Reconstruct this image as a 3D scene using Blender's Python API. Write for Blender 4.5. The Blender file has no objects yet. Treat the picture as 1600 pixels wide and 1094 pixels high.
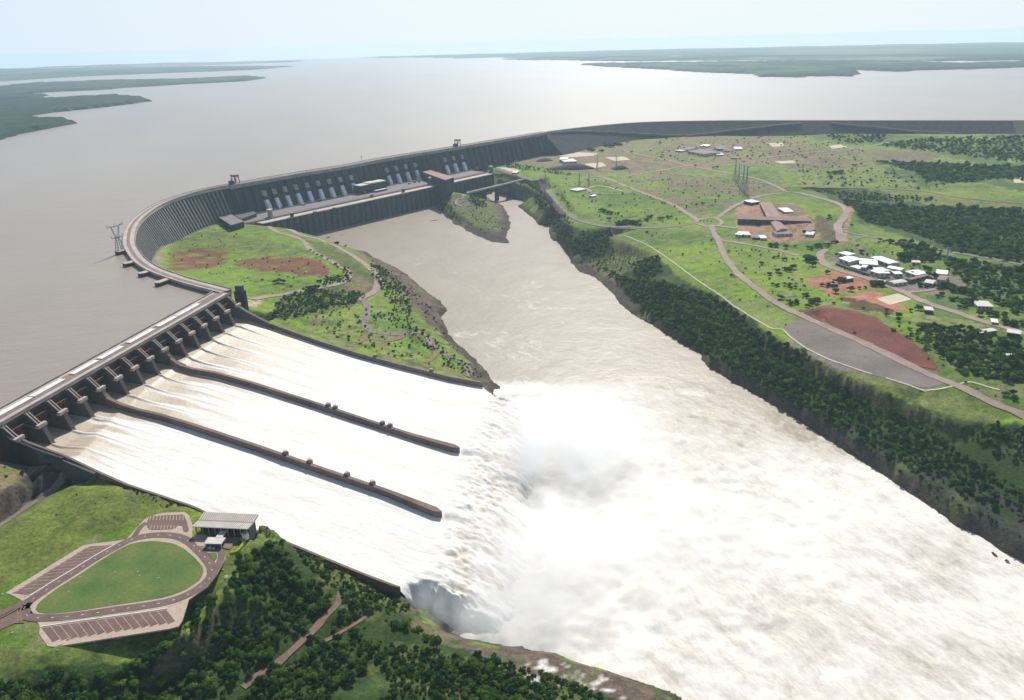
import bpy, math, random
import numpy as np
from mathutils import Vector, Matrix
from mathutils.geometry import delaunay_2d_cdt
random.seed(7); RNG = np.random.default_rng(11)
C = bpy.context.scene.collection
R = math.radians
ALL = {}
# ------------------------------------------------------------------ survey: sight lines -> ground points
F, CX, CY, YH, ROLL, ZC = 1200., 800., 547., 65., R(1.47), 507.8
PITCH = math.atan((CY-YH)*math.cos(ROLL)/F)
CROL, SROL, CPIT, SPIT = math.cos(ROLL), math.sin(ROLL), math.cos(PITCH), math.sin(PITCH)
def ray(x, y):
    u = x-CX; w = CY-y
    a = u*CROL+w*SROL; b = -u*SROL+w*CROL
    return np.array([a, F*CPIT+b*SPIT, -F*SPIT+b*CPIT])
def P(x, y, z):
    d = ray(x, y); return (d*((ZC-z)/-d[2]))[:2]
def P3(x, y, z):
    q = P(x, y, z); return np.array([q[0], q[1], z])
def project(X, Y, Z):
    X = np.asarray(X, float); Y = np.asarray(Y, float); Z = np.asarray(Z, float)-ZC
    fw = Y*CPIT-Z*SPIT; up = Y*SPIT+Z*CPIT
    fw = np.maximum(fw, 1e-3)
    a = X/fw*F; b = up/fw*F
    return CX+a*CROL-b*SROL, CY-(a*SROL+b*CROL)
def inpoly(px, py, poly):
    px = np.asarray(px); py = np.asarray(py); ins = np.zeros(px.shape, bool)
    n = len(poly); j = n-1
    for i in range(n):
        xi, yi = poly[i][:2]; xj, yj = poly[j][:2]
        if yi != yj:
            c = ((yi > py) != (yj > py)) & (px < (xj-xi)*(py-yi)/(yj-yi)+xi)
            ins ^= c
        j = i
    return ins
# ------------------------------------------------------------------ noise
def vnoise(x, y, seed=0):
    xi = np.floor(x).astype(np.int64); yi = np.floor(y).astype(np.int64)
    fx = x-xi; fy = y-yi; fx = fx*fx*(3-2*fx); fy = fy*fy*(3-2*fy)
    def h(a, b):
        n = (a*374761393+b*668265263+seed*974634777) & 0x7fffffff
        n = ((n ^ (n >> 13))*1274126177) & 0x7fffffff
        return ((n ^ (n >> 16)) & 0xffff)/65535.
    return (h(xi, yi)*(1-fx)+h(xi+1, yi)*fx)*(1-fy)+(h(xi, yi+1)*(1-fx)+h(xi+1, yi+1)*fx)*fy
def fbm(x, y, s, oct=4, seed=0):
    t = 0; a = .5; n = 0
    for o in range(oct):
        t = t+a*vnoise(x/s, y/s, seed+o*17); n += a; a *= .55; s *= .5
    return t/n
def sstep(a, b, v):
    t = np.clip((v-a)/(b-a), 0, 1); return t*t*(3-2*t)
def spline(pts, step):
    pts = [np.asarray(p, float) for p in pts]
    ext = [2*pts[0]-pts[1]]+pts+[2*pts[-1]-pts[-2]]
    out = []
    for i in range(1, len(ext)-2):
        a, b, c, d = ext[i-1:i+3]
        n = max(1, int(np.linalg.norm((c-b)[:2])/step))
        for k in range(n):
            t = k/n
            out.append(.5*((2*b)+(-a+c)*t+(2*a-5*b+4*c-d)*t*t+(-a+3*b-3*c+d)*t**3))
    out.append(pts[-1]); return np.array(out)
def resample(pl, step):
    pl = np.asarray(pl, float); d = np.r_[0, np.cumsum(np.linalg.norm(np.diff(pl[:, :2], axis=0), axis=1))]
    n = max(2, int(round(d[-1]/step))+1); s = np.linspace(0, d[-1], n)
    return np.stack([np.interp(s, d, pl[:, k]) for k in range(pl.shape[1])], 1)
def normals(pl):          # left-hand normals of a plan polyline
    t = np.gradient(pl[:, :2], axis=0); t /= np.linalg.norm(t, axis=1)[:, None]+1e-9
    return np.stack([-t[:, 1], t[:, 0]], 1)
# ------------------------------------------------------------------ scene helpers
def tag(o, label=None, cat=None, group=None, kind=None):
    if label: o['label'] = label
    if cat: o['category'] = cat
    if group: o['group'] = group
    if kind: o['kind'] = kind
    return o
def thing(name, loc, label, cat, group=None, rz=0):
    o = bpy.data.objects.new(name, None); C.objects.link(o); o.empty_display_size = 3
    o.location = tuple(float(v) for v in loc); o.rotation_euler[2] = rz
    return tag(o, label, cat, group)
def origin(o):
    v = np.zeros(3)
    while o is not None:
        v += np.array(o.location); o = o.parent
    return v
class MB:
    def __init__(s): s.v = []; s.f = []
    def add(s, vs, fs):
        n = len(s.v); s.v += [tuple(float(c) for c in v) for v in vs]; s.f += [tuple(n+i for i in f) for f in fs]; return s
    def prism(s, poly, z0, z1):         # plan polygon extruded; z1 may be a list
        n = len(poly); zt = z1 if hasattr(z1, '__len__') else [z1]*n; zb = z0 if hasattr(z0, '__len__') else [z0]*n
        return s.add([(p[0], p[1], zb[i]) for i, p in enumerate(poly)]+[(p[0], p[1], zt[i]) for i, p in enumerate(poly)],
                     [tuple(range(n))[::-1], tuple(range(n, 2*n))]+[(i, (i+1) % n, n+(i+1) % n, n+i) for i in range(n)])
    def box(s, c, ux, uy, l, w, z0, z1):
        c = np.asarray(c[:2], float); ux = np.asarray(ux[:2], float)*l/2; uy = np.asarray(uy[:2], float)*w/2
        return s.prism([c-ux-uy, c+ux-uy, c+ux+uy, c-ux+uy], z0, z1)
    def bar(s, a, b, r):
        a = np.asarray(a, float); b = np.asarray(b, float); d = b-a; L = np.linalg.norm(d)
        if L < 1e-6: return s
        d /= L; u = np.cross(d, (0, 0, 1) if abs(d[2]) < .9 else (1, 0, 0)); u /= np.linalg.norm(u); w = np.cross(d, u)
        vs = [e+(u*i+w*j)*r for e in (a, b) for i, j in ((-1, -1), (1, -1), (1, 1), (-1, 1))]
        return s.add(vs, [(3, 2, 1, 0), (4, 5, 6, 7), (0, 1, 5, 4), (1, 2, 6, 5), (2, 3, 7, 6), (3, 0, 4, 7)])
    def slab(s, prof, o, ax, nrm, th):  # side profile (s,z) in a vertical plane through o along ax, thickness th along nrm
        n = len(prof); vs = []
        for k in (-.5, .5):
            for a, z in prof:
                q = np.asarray(o[:2])+np.asarray(ax)*a+np.asarray(nrm)*th*k; vs.append((q[0], q[1], z))
        return s.add(vs, [tuple(range(n)), tuple(range(n, 2*n))[::-1]]+[(i, i+n, (i+1) % n+n, (i+1) % n) for i in range(n)])
    def strip(s, rows, closed=False):   # rows: list of equally long vertex lists
        m = len(rows[0]); vs = [v for r in rows for v in r]; fs = []
        for i in range(len(rows)-1):
            for j in range(m if closed else m-1):
                k = (j+1) % m; fs.append((i*m+j, i*m+k, (i+1)*m+k, (i+1)*m+j))
        if closed: fs += [tuple(range(m))[::-1], tuple((len(rows)-1)*m+j for j in range(m))]
        return s.add(vs, fs)
    def build(s, name, mat, parent=None, smooth=False):
        me = bpy.data.meshes.new(name); o3 = origin(parent) if parent is not None else np.zeros(3)
        me.from_pydata([(v[0]-o3[0], v[1]-o3[1], v[2]-o3[2]) for v in s.v], [], s.f); me.update()
        if smooth: me.polygons.foreach_set('use_smooth', [True]*len(me.polygons))
        o = bpy.data.objects.new(name, me); C.objects.link(o); o.parent = parent
        me.materials.append(mat); return o
def gridmesh(name, X, Y, Z, keep, mat, attrs=None, smooth=True):
    ny, nx = Z.shape; idx = np.arange(nx*ny).reshape(ny, nx)
    q = np.stack([idx[:-1, :-1], idx[:-1, 1:], idx[1:, 1:], idx[1:, :-1]], -1).reshape(-1, 4)
    if keep is not None: q = q[keep.reshape(-1)]
    used = np.unique(q); mp = np.full(nx*ny, -1); mp[used] = np.arange(len(used)); q = mp[q]
    co = np.stack([X, Y, Z], -1).reshape(-1, 3)[used]
    me = bpy.data.meshes.new(name); me.vertices.add(len(co)); me.vertices.foreach_set('co', co.astype(np.float32).ravel())
    me.loops.add(q.size); me.loops.foreach_set('vertex_index', q.ravel().astype(np.int32))
    me.polygons.add(len(q)); me.polygons.foreach_set('loop_start', np.arange(0, q.size, 4, dtype=np.int32))
    me.polygons.foreach_set('loop_total', np.full(len(q), 4, dtype=np.int32))
    me.update(); me.polygons.foreach_set('use_smooth', [smooth]*len(q))
    for k, a in (attrs or {}).items():
        if a.ndim == 3:
            at = me.color_attributes.new(k, 'FLOAT_COLOR', 'POINT')
            c = np.concatenate([a, np.ones(a.shape[:2]+(1,))], -1).reshape(-1, 4)[used]; at.data.foreach_set('color', c.astype(np.float32).ravel())
        else:
            at = me.attributes.new(k, 'FLOAT', 'POINT'); at.data.foreach_set('value', a.reshape(-1)[used].astype(np.float32))
    me.validate(); o = bpy.data.objects.new(name, me); C.objects.link(o); me.materials.append(mat); return o
# ------------------------------------------------------------------ materials
def nodes(name):
    m = bpy.data.materials.new(name); m.use_nodes = True; nt = m.node_tree; b = nt.nodes['Principled BSDF']; return m, nt, b
def NZ(nt, scale, detail=4, rough=.6, coord=None, stretch=None, dist=0.):
    n = nt.nodes.new('ShaderNodeTexNoise'); n.inputs['Scale'].default_value = scale; n.inputs['Detail'].default_value = detail; n.inputs['Roughness'].default_value = rough; n.inputs['Distortion'].default_value = dist
    if coord is not None:
        if stretch:
            mp = nt.nodes.new('ShaderNodeMapping'); mp.vector_type = 'TEXTURE'; mp.inputs['Scale'].default_value = (1/stretch[0], 1/stretch[1], 1/stretch[2])
            if len(stretch) > 3: mp.inputs['Rotation'].default_value = (0, 0, stretch[3])
            nt.links.new(coord, mp.inputs['Vector']); nt.links.new(mp.outputs[0], n.inputs['Vector'])
        else: nt.links.new(coord, n.inputs['Vector'])
    return n.outputs['Fac']
def RMP(nt, fac, stops):
    r = nt.nodes.new('ShaderNodeValToRGB'); e = r.color_ramp.elements
    while len(e) < len(stops): e.new(.5)
    for i, (p, c) in enumerate(stops):
        e[i].position = p; e[i].color = (c[0], c[1], c[2], 1) if hasattr(c, '__len__') else (c, c, c, 1)
    nt.links.new(fac, r.inputs[0]); return r.outputs[0]
def MIX(nt, f, a, b, mode='MIX'):
    m = nt.nodes.new('ShaderNodeMix'); m.data_type = 'RGBA'; m.blend_type = mode
    for s, v in ((0, f), (6, a), (7, b)):
        if hasattr(v, 'is_output'): nt.links.new(v, m.inputs[s])
        elif s == 0: m.inputs[0].default_value = v
        else: m.inputs[s].default_value = (v[0], v[1], v[2], 1)
    return m.outputs[2]
def MATH(nt, op, a, b=0., c=None):
    m = nt.nodes.new('ShaderNodeMath'); m.operation = op
    for i, v in enumerate((a, b) if c is None else (a, b, c)):
        if hasattr(v, 'is_output'): nt.links.new(v, m.inputs[i])
        else: m.inputs[i].default_value = v
    return m.outputs[0]
def BUMP(nt, b, h, st, dist):
    n = nt.nodes.new('ShaderNodeBump'); n.inputs['Strength'].default_value = st; n.inputs['Distance'].default_value = dist
    nt.links.new(h, n.inputs['Height']); nt.links.new(n.outputs[0], b.inputs['Normal'])
def POS(nt): return nt.nodes.new('ShaderNodeNewGeometry').outputs['Position']
def ATTR(nt, n, fac=False):
    a = nt.nodes.new('ShaderNodeAttribute'); a.attribute_name = n; return a.outputs['Fac' if fac else 'Color']
def surf(name, c1, c2=None, scale=.2, rough=.85, bump=0, bd=.5, fine=None, stretch=None, spec=.3):
    m, nt, b = nodes(name); b.inputs['Roughness'].default_value = rough; b.inputs['Specular IOR Level'].default_value = spec
    p = POS(nt); n1 = NZ(nt, scale, 5, .65, p, stretch)
    c2 = c2 or tuple(v*.6 for v in c1)
    col = RMP(nt, n1, [(.32, c2), (.68, c1)])
    n2 = NZ(nt, fine or scale*9, 3, .6, p)
    col = MIX(nt, .5, col, RMP(nt, n2, [(.3, .55), (.7, 1.25)]), 'MULTIPLY')
    nt.links.new(col, b.inputs['Base Color'])
    if bump: BUMP(nt, b, n2, bump, bd)
    return m
M = {}
M['concrete'] = surf('aged_concrete', (.36, .33, .29), (.22, .205, .185), .05, .85, fine=.35, bump=.3, bd=1)
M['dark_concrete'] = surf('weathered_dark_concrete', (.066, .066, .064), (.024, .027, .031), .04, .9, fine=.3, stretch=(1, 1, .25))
M['rib'] = surf('buttress_concrete', (.23, .225, .21), (.13, .13, .125), .05, .9, fine=.4, stretch=(1, 1, .2))
M['pier'] = surf('stained_pier_concrete', (.145, .115, .095), (.065, .052, .046), .06, .85, fine=.5, stretch=(1, 1, .3))
M['wall_top'] = surf('dividing_wall_concrete', (.22, .15, .12), (.12, .085, .07), .03, .85, fine=.4)
M['deck'] = surf('pinkish_deck', (.50, .42, .36), (.36, .29, .25), .05, .8, fine=.5)
M['deck_brown'] = surf('brown_deck_paving', (.26, .18, .15), (.17, .12, .10), .06, .85, fine=.5)
M['white'] = surf('white_paint', (.78, .77, .74), (.60, .59, .57), .2, .5, fine=1)
M['penstock'] = surf('penstock_white_paint', (.80, .80, .80), (.60, .60, .60), .08, .45)
M['intake'] = surf('upper_penstock_grey', (.34, .32, .31), (.22, .22, .22), .1, .7)
M['roof_grey'] = surf('grey_membrane_roof', (.215, .18, .18), (.155, .13, .13), .05, .85, fine=.5)
M['roof_pale'] = surf('pale_roof', (.60, .565, .50), (.47, .435, .38), .2, .7, fine=1)
M['roof_clay'] = surf('clay_roof', (.34, .21, .165), (.25, .15, .12), .1, .85, fine=1)
M['darkwall'] = surf('dark_wall', (.09, .10, .10), (.05, .06, .06), .1, .8)
M['wallpaint'] = surf('painted_wall', (.55, .52, .46), (.42, .39, .34), .2, .8)
M['wallpaint2'] = surf('brown_roof_valley', (.27, .22, .18), (.2, .16, .13), .2, .8)
M['glass'] = surf('dark_window_glass', (.03, .04, .05), (.02, .025, .03), .3, .15, spec=.7)
M['gate'] = surf('rusty_gate_steel', (.17, .095, .06), (.085, .055, .04), .12, .6, stretch=(1, 1, .2))
M['steel'] = surf('galvanised_steel', (.34, .34, .35), (.22, .22, .23), .5, .5)
M['rust'] = surf('oxide_red_steel', (.28, .13, .10), (.18, .08, .06), .3, .6)
M['rockfill'] = surf('dark_basalt_rockfill', (.07, .068, .066), (.032, .035, .038), .06, .95, fine=.35, bump=.9, bd=3)
M['grassfill'] = surf('grassy_embankment', (.25, .2, .13), (.16, .15, .08), .03, .95)
M['asphalt'] = surf('brownish_asphalt', (.185, .12, .105), (.12, .08, .072), .1, .9, fine=1.2)
M['road'] = surf('pale_gravel_road', (.33, .245, .20), (.25, .18, .145), .04, .9, fine=.5)
M['oldroad'] = surf('faded_asphalt_road', (.22, .175, .155), (.15, .12, .11), .05, .9, fine=.5)
M['track'] = surf('red_dirt_track', (.25, .145, .10), (.17, .11, .08), .06, .95, fine=.5)
M['sidewalk'] = surf('beige_sidewalk', (.46, .36, .28), (.36, .28, .22), .15, .85, fine=1)
M['paintline'] = surf('worn_line_paint', (.50, .36, .22), (.35, .25, .16), .4, .7)
M['whiteline'] = surf('white_line_paint', (.66, .62, .56), (.5, .46, .42), .4, .7)
M['pathwhite'] = surf('pale_concrete_channel', (.48, .45, .33), (.34, .34, .21), .05, .8)
M['redsoil'] = surf('red_soil', (.205, .068, .046), (.12, .042, .034), .03, .95, fine=.4, bump=.5, bd=1)
M['gravel'] = surf('grey_gravel_yard', (.22, .18, .155), (.135, .112, .10), .02, .95, fine=.5)
M['sand'] = surf('pale_sand_court', (.56, .48, .35), (.46, .39, .28), .1, .9)
M['heap'] = surf('dark_aggregate_heap', (.12, .095, .09), (.08, .065, .06), .08, .95)
M['boulder'] = surf('pale_boulder', (.45, .38, .28), (.3, .25, .18), .5, .9)
M['hedge'] = surf('yellow_green_hedge', (.35, .36, .05), (.2, .24, .04), .8, .9)
M['trunk'] = surf('bark', (.16, .12, .09), (.09, .07, .05), .8, .9)
M['carpaint'] = surf('silver_car_paint', (.70, .71, .74), (.66, .67, .70), 1, .25, spec=.7)
M['rubber'] = surf('black_rubber', (.02, .02, .02), (.015, .015, .015), 1, .8)
def foliage(name, c1, c2, c3):
    m, nt, b = nodes(name); b.inputs['Roughness'].default_value = .75; b.inputs['Specular IOR Level'].default_value = .12
    oi = nt.nodes.new('ShaderNodeObjectInfo').outputs['Random']
    tc = nt.nodes.new('ShaderNodeTexCoord').outputs['Object']
    n = NZ(nt, .45, 3, .7, tc)
    f = MATH(nt, 'ADD', MATH(nt, 'MULTIPLY', oi, .55), MATH(nt, 'MULTIPLY', n, .6))
    col = RMP(nt, f, [(.25, c1), (.55, c2), (.9, c3)])
    nt.links.new(col, b.inputs['Base Color'])
    tl = nt.nodes.new('ShaderNodeBsdfTranslucent'); nt.links.new(MIX(nt, 1., col, (1.25, 1.35, .8), 'MULTIPLY'), tl.inputs[0]); ms = nt.nodes.new('ShaderNodeMixShader'); ms.inputs[0].default_value = .38
    nt.links.new(b.outputs[0], ms.inputs[1]); nt.links.new(tl.outputs[0], ms.inputs[2]); nt.links.new(ms.outputs[0], nt.nodes['Material Output'].inputs[0])
    return m
M['leaf'] = foliage('broadleaf_foliage', (.016, .048, .009), (.040, .105, .014), (.12, .21, .028))
M['leaf2'] = foliage('shade_tree_foliage', (.015, .045, .012), (.028, .078, .016), (.055, .12, .022))
M['leaf3'] = foliage('yellowish_scrub_foliage', (.05, .10, .016), (.09, .155, .024), (.15, .21, .035))
# ------------------------------------------------------------------ spillway frame
A_ = P(337, 474, 222); B_ = P(2, 667, 222)
cd = (B_-A_)/np.linalg.norm(B_-A_); ch = np.array([-cd[1], cd[0]])
if ch[0] < 0: ch = -ch
O = A_-cd*25
WALLK = [0, 6, 10, 14]
LIPZ = 137.
LIP = [(755, 598), (718, 700), (690, 800), (625, 918)]
WPX = [[(375, 487), (400, 497), (440, 512), (500, 533), (560, 552), (620, 568), (700, 588), (755, 598)],
       [(260, 555), (280, 570), (300, 576), (340, 583), (400, 600), (500, 632), (600, 665), (650, 681), (718, 700)],
       [(155, 616), (190, 632), (215, 640), (250, 648), (300, 663), (400, 696), (500, 731), (600, 765), (690, 800)],
       [(40, 690), (75, 703), (100, 712), (150, 735), (200, 757), (300, 790), (345, 812), (420, 835), (480, 860), (560, 893), (625, 918)]]
WALL = []
for k, lip, px in zip(WALLK, LIP, WPX):
    o = O+cd*25*k; e = P(lip[0], lip[1], LIPZ); L = np.linalg.norm(e-o); ax = (e-o)/L; nr = np.array([-ax[1], ax[0]])
    sz = [(0., 221.)]
    for x, y in px:
        d = ray(x, y); t = (o@nr)/(d[:2]@nr); q = d*t; sz.append((float((q[:2]-o)@ax), float(ZC+q[2])))
    sz[-1] = (L, LIPZ)
    sz = np.array(sorted(sz)); WALL.append(dict(o=o, ax=ax, nr=nr, L=L, s=sz[:, 0], z=sz[:, 1]))
def wz(i, s):
    return np.interp(s, WALL[i]['s'], WALL[i]['z'])
# one common, smooth long profile for the water (fraction of length -> elevation)
tt = np.linspace(0, 1, 60)
prof = np.mean([[wz(i, t*WALL[i]['L']) for t in tt] for i in (1, 2)], axis=0)-6.5
def wsurf(j, t, v):      # chute j (0..2), t along, v across
    w0, w1 = WALL[j], WALL[j+1]
    a = w0['o'][None]+w0['ax'][None]*(t*w0['L'])[:, None]; b = w1['o'][None]+w1['ax'][None]*(t*w1['L'])[:, None]
    return a*(1-v)[:, None]+b*v[:, None]
def waterz(j, t, v):
    za = np.interp(t*WALL[j]['L'], WALL[j]['s'], WALL[j]['z'])-5.5; zb = np.interp(t*WALL[j+1]['L'], WALL[j+1]['s'], WALL[j+1]['z'])-5.5
    lim = 197-3.5*np.clip(t/.09, 0, 1)+np.clip(t-.09, 0, 1)*40
    if j == 2: zb = zb+np.interp(t, [0, .2, .3, 1], [0, 0, 2.4, 2.4])
    return np.minimum(za*(1-v)+zb*v, np.maximum(lim, 1))
# ------------------------------------------------------------------ TERRAIN survey lines: (px, py, elevation) along breaklines
ZR = 105.
def wl(x, y, z): return ('w', x, y, z)
BL = []
def bl(*pts): BL.append(pts)
def wallpt(i, s, off, dz=None, z=None):
    w = WALL[i]; q = w['o']+w['ax']*s+w['nr']*off; return wl(q[0], q[1], z if z is not None else wz(i, s)+dz)
# river bank, right side: waterline and toe
SHR = [(777, 300), (800, 303), (820, 306), (840, 315), (853, 330), (862, 352), (872, 377), (886, 397), (893, 412), (905, 426), (930, 434), (950, 452), (975, 482), (1000, 498), (1040, 522), (1080, 547), (1105, 572), (1150, 600), (1200, 627), (1250, 657), (1300, 692), (1350, 724), (1400, 757), (1450, 792), (1500, 827), (1550, 862), (1600, 888), (1750, 985), (2000, 1160)]
bl(*[(x, y, ZR) for x, y in SHR])
bl(*[(x-16, y+12, 92) for x, y in SHR[5:]])
LIPR = [(776, 275, 152), (800, 281, 150), (822, 286, 148), (842, 299, 147), (860, 322, 147), (880, 346, 147), (905, 359, 147), (943, 364, 148)]
bl(*LIPR)
bl((943, 364, 148), (985, 384, 150), (1026, 400, 150), (1035, 412, 150), (1060, 430, 151), (1100, 450, 151), (1152, 480, 152), (1165, 495, 152), (1205, 522, 153), (1245, 547, 154), (1290, 573, 155), (1330, 592, 155), (1372, 605, 155), (1435, 634, 156), (1490, 655, 156), (1550, 663, 156), (1580, 655, 156), (1615, 662, 156), (1700, 720, 156), (1900, 830, 156))
bl((948, 372, 132), (975, 400, 132), (985, 420, 134), (1010, 440, 136), (1060, 462, 140), (1110, 480, 141), (1150, 505, 141), (1200, 545, 140), (1250, 573, 140), (1300, 600, 140), (1345, 626, 138), (1400, 658, 135), (1460, 700, 132), (1520, 745, 128), (1600, 795, 127), (1750, 895, 126))
bl((1385, 619, 152), (1410, 631, 150), (1450, 656, 146), (1500, 689, 141), (1550, 722, 138), (1600, 750, 137), (1750, 850, 136))
bl((920, 410, 112), (955, 437, 112), (1000, 480, 113), (1060, 520, 115), (1110, 562, 115), (1200, 610, 116), (1300, 668, 117), (1400, 728, 118), (1500, 792, 118), (1600, 850, 118), (1750, 950, 118))
bl((870, 365, 118), (895, 395, 118), (905, 405, 114))
# central peninsula waterline
SHL = [(452, 362), (470, 366), (500, 373), (530, 383), (545, 389), (572, 393), (590, 407), (612, 414), (640, 432), (660, 452), (688, 470), (699, 486), (690, 500), (700, 522), (722, 542), (745, 562), (760, 580), (769, 594)]
bl(*[(x, y, ZR) for x, y in SHL])
bl(*[(x+14, y+2, 92) for x, y in SHL[5:]])
bl((440, 356, 150), (470, 364, 145), (500, 371, 140), (530, 384, 130), (560, 394, 121), (585, 404, 118), (612, 420, 117), (640, 440, 121), (672, 470, 124), (686, 488, 120), (680, 505, 117), (690, 530, 114), (722, 556, 113), (748, 580, 112))
bl((455, 360, 150), (485, 372, 148), (520, 384, 145), (545, 396, 142), (568, 413, 141), (585, 430, 140), (594, 446, 140), (590, 458, 139), (572, 468, 139), (556, 476, 140))
bl((400, 352, 154), (440, 363, 152), (468, 372, 150), (492, 390, 149), (520, 408, 149), (545, 424, 148), (540, 437, 148), (515, 448, 150), (480, 456, 152), (440, 463, 155), (400, 466, 162))
bl((530, 400, 146), (553, 420, 144), (562, 436, 141), (548, 452, 142), (520, 462, 143), (490, 470, 146))
bl((445, 500, 150), (470, 485, 146), (500, 474, 144)); bl((442, 494, 164), (466, 478, 158), (500, 465, 152))
bl((560, 482, 142), (566, 500, 143), (580, 520, 142), (620, 525, 138), (655, 520, 135), (680, 545, 128), (735, 575, 119))
bl((610, 440, 134), (640, 465, 133), (655, 500, 133))
bl((480, 510, 152), (520, 500, 152), (550, 480, 146))
bl((280, 375, 156), (300, 400, 158), (350, 420, 160), (420, 430, 158), (500, 420, 153)); bl((300, 360, 156), (400, 365, 154), (450, 380, 152), (470, 400, 153))
# foot of the curved wing dam
bl((352, 345, 155), (318, 346, 155), (300, 347, 154), (275, 355, 154), (258, 368, 161), (245, 383, 172), (232, 394, 178), (222, 404, 183), (220, 424, 188), (245, 441, 190), (290, 455, 189), (340, 466, 186), (372, 478, 178))
bl((290, 358, 151), (274, 372, 158), (262, 388, 164), (256, 402, 168), (262, 418, 172), (290, 437, 176), (350, 456, 176), (400, 475, 168))
bl(wallpt(0, 12, 8, z=176), wallpt(0, 60, 7, z=165), wallpt(0, 115, 7, -8), wallpt(0, 165, 6, -7), wallpt(0, 220, 6, -6), wallpt(0, 280, 6, -6), wallpt(0, 325, 5, z=126), wallpt(0, 345, 9, z=106))
# under the chutes
for i, off in ((0, -6), (1, 0), (2, 0), (3, 6)):
    bl(*[wallpt(i, s, off, z=98) for s in (-2, 80, 160, 240, WALL[i]['L']-4, WALL[i]['L']+30)])
bl(*[wl(*(O+cd*c-ch*25), 98) for c in (-10, 100, 200, 300, 356)])
# left bank hill with lookout
bl(wallpt(3, 0, -9, z=196), wallpt(3, 30, -8, z=194), wallpt(3, 62, -8, z=188), wallpt(3, 66, -8, z=182), wallpt(3, 88, -7, z=186), wallpt(3, 118, -3, -.5), wallpt(3, 178, -3, 0), wallpt(3, 204, -3, .5), wallpt(3, 247, -3, .5), wallpt(3, 280, -3, 0), wallpt(3, 320, -4, 0), wallpt(3, 345, -7, z=133), wallpt(3, 358, -1, z=129), wallpt(3, 372, 2, z=121), wallpt(3, 388, 3, z=110), wallpt(3, 398, 2, z=104))
bl(wallpt(3, 360, 9, z=98), wallpt(3, 385, 12, z=98))
bl((648, 962, 112), (700, 990, 106), (760, 1006, 105), (850, 1020, 105), (950, 1046, 105), (1060, 1090, 105), (1200, 1180, 105))
bl((680, 964, 96), (760, 985, 95), (850, 1000, 94), (950, 1022, 94), (1080, 1075, 94))
bl((635, 945, 126), (690, 992, 122), (760, 1012, 121), (850, 1024, 121), (950, 1052, 119), (1040, 1090, 116), (1150, 1180, 115))
bl((560, 930, 146), (600, 960, 139), (680, 1010, 136), (800, 1060, 132), (900, 1120, 128))
bl((540, 925, 147), (500, 975, 146), (450, 1025, 147), (400, 1060, 148), (300, 1130, 150))
bl((575, 960, 140), (520, 1000, 142), (470, 1040, 144), (430, 1090, 145))
bl((420, 815, 172), (440, 850, 168), (400, 900, 166), (330, 960, 166), (260, 1020, 165), (150, 1060, 170), (0, 1075, 174))
bl((470, 870, 160), (480, 900, 158), (420, 960, 156), (330, 1030, 156), (200, 1094, 160))
PARKZ = 180.
bl((-200, 975, PARKZ), (0, 925, PARKZ), (60, 880, PARKZ), (130, 842, PARKZ), (200, 828, PARKZ), (225, 797, PARKZ), (300, 795, PARKZ), (345, 812, 177), (405, 812, 174), (398, 845, 178), (375, 860, PARKZ), (340, 920, PARKZ), (285, 992, PARKZ), (70, 1018, PARKZ), (0, 1000, PARKZ), (-200, 1010, PARKZ))
bl((30, 960, PARKZ), (150, 900, PARKZ), (280, 870, PARKZ)); bl((120, 940, PARKZ), (200, 930, PARKZ), (260, 920, PARKZ)); bl((220, 860, 179.5), (180, 890, 179.5))
bl((150, 738, 190), (110, 760, 189), (50, 800, 187), (0, 835, 186), (-150, 930, 185))
bl((170, 765, 190), (200, 780, 187), (120, 820, 184), (0, 880, 183))
bl((112, 742, 181), (60, 782, 181), (0, 822, 182), (-150, 915, 183)); bl((92, 716, 197), (60, 735, 198), (0, 772, 199), (-150, 850, 200))
bl((100, 722, 197), (96, 738, 182), (50, 775, 182), (0, 812, 182))
bl((80, 706, 198), (40, 695, 198)); bl((0, 720, 200), (-150, 800, 202))
# island below the powerhouse
SHI = [(703, 298), (690, 312), (683, 323), (700, 341), (730, 361), (768, 379), (797, 381), (789, 371), (798, 352), (795, 338), (786, 322), (766, 312), (758, 303), (735, 297)]
bl(*([(x, y, ZR) for x, y in SHI]+[(SHI[0][0], SHI[0][1], ZR)]))
bl((708, 300, 141), (722, 304, 140), (735, 306, 137), (742, 316, 130), (748, 330, 124), (760, 345, 117), (775, 362, 112), (788, 372, 108)); bl((703, 316, 128), (712, 330, 122), (740, 350, 113)); bl((760, 316, 120), (775, 326, 117), (785, 340, 112))
# right plateau: access road, cut faces, general levels
bl((775, 266, 153), (800, 272, 151), (830, 283, 149), (850, 297, 149), (868, 318, 150), (885, 336, 150), (905, 347, 150), (950, 355, 151), (1000, 357, 152), (1050, 353, 153), (1090, 347, 155))
bl((775, 257, 155), (800, 262, 154), (850, 269, 152), (915, 277, 153)); bl((772, 248, 158), (800, 253, 156), (850, 261, 159), (915, 273, 157))
bl((851, 283, 150), (862, 296, 151), (880, 318, 151), (900, 338, 151)); bl((856, 277, 160), (874, 290, 161), (890, 315, 159), (906, 335, 156))
bl((930, 300, 158), (1000, 300, 158), (1080, 330, 157)); bl((960, 330, 156), (1050, 340, 156))
bl((1000, 380, 153), (1100, 400, 156), (1150, 440, 157), (1220, 490, 158), (1330, 560, 160), (1450, 610, 160), (1600, 655, 160), (1800, 750, 160))
bl((1150, 345, 160), (1150, 372, 159), (1230, 385, 160), (1265, 375, 161), (1272, 345, 163)); bl((1272, 345, 163), (1310, 375, 163)); bl((1268, 338, 172), (1320, 368, 172))
bl((1250, 325, 168), (1330, 330, 170)); bl((1250, 400, 162), (1300, 400, 164), (1400, 440, 166), (1500, 470, 168), (1600, 520, 170), (1800, 600, 172))
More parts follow.
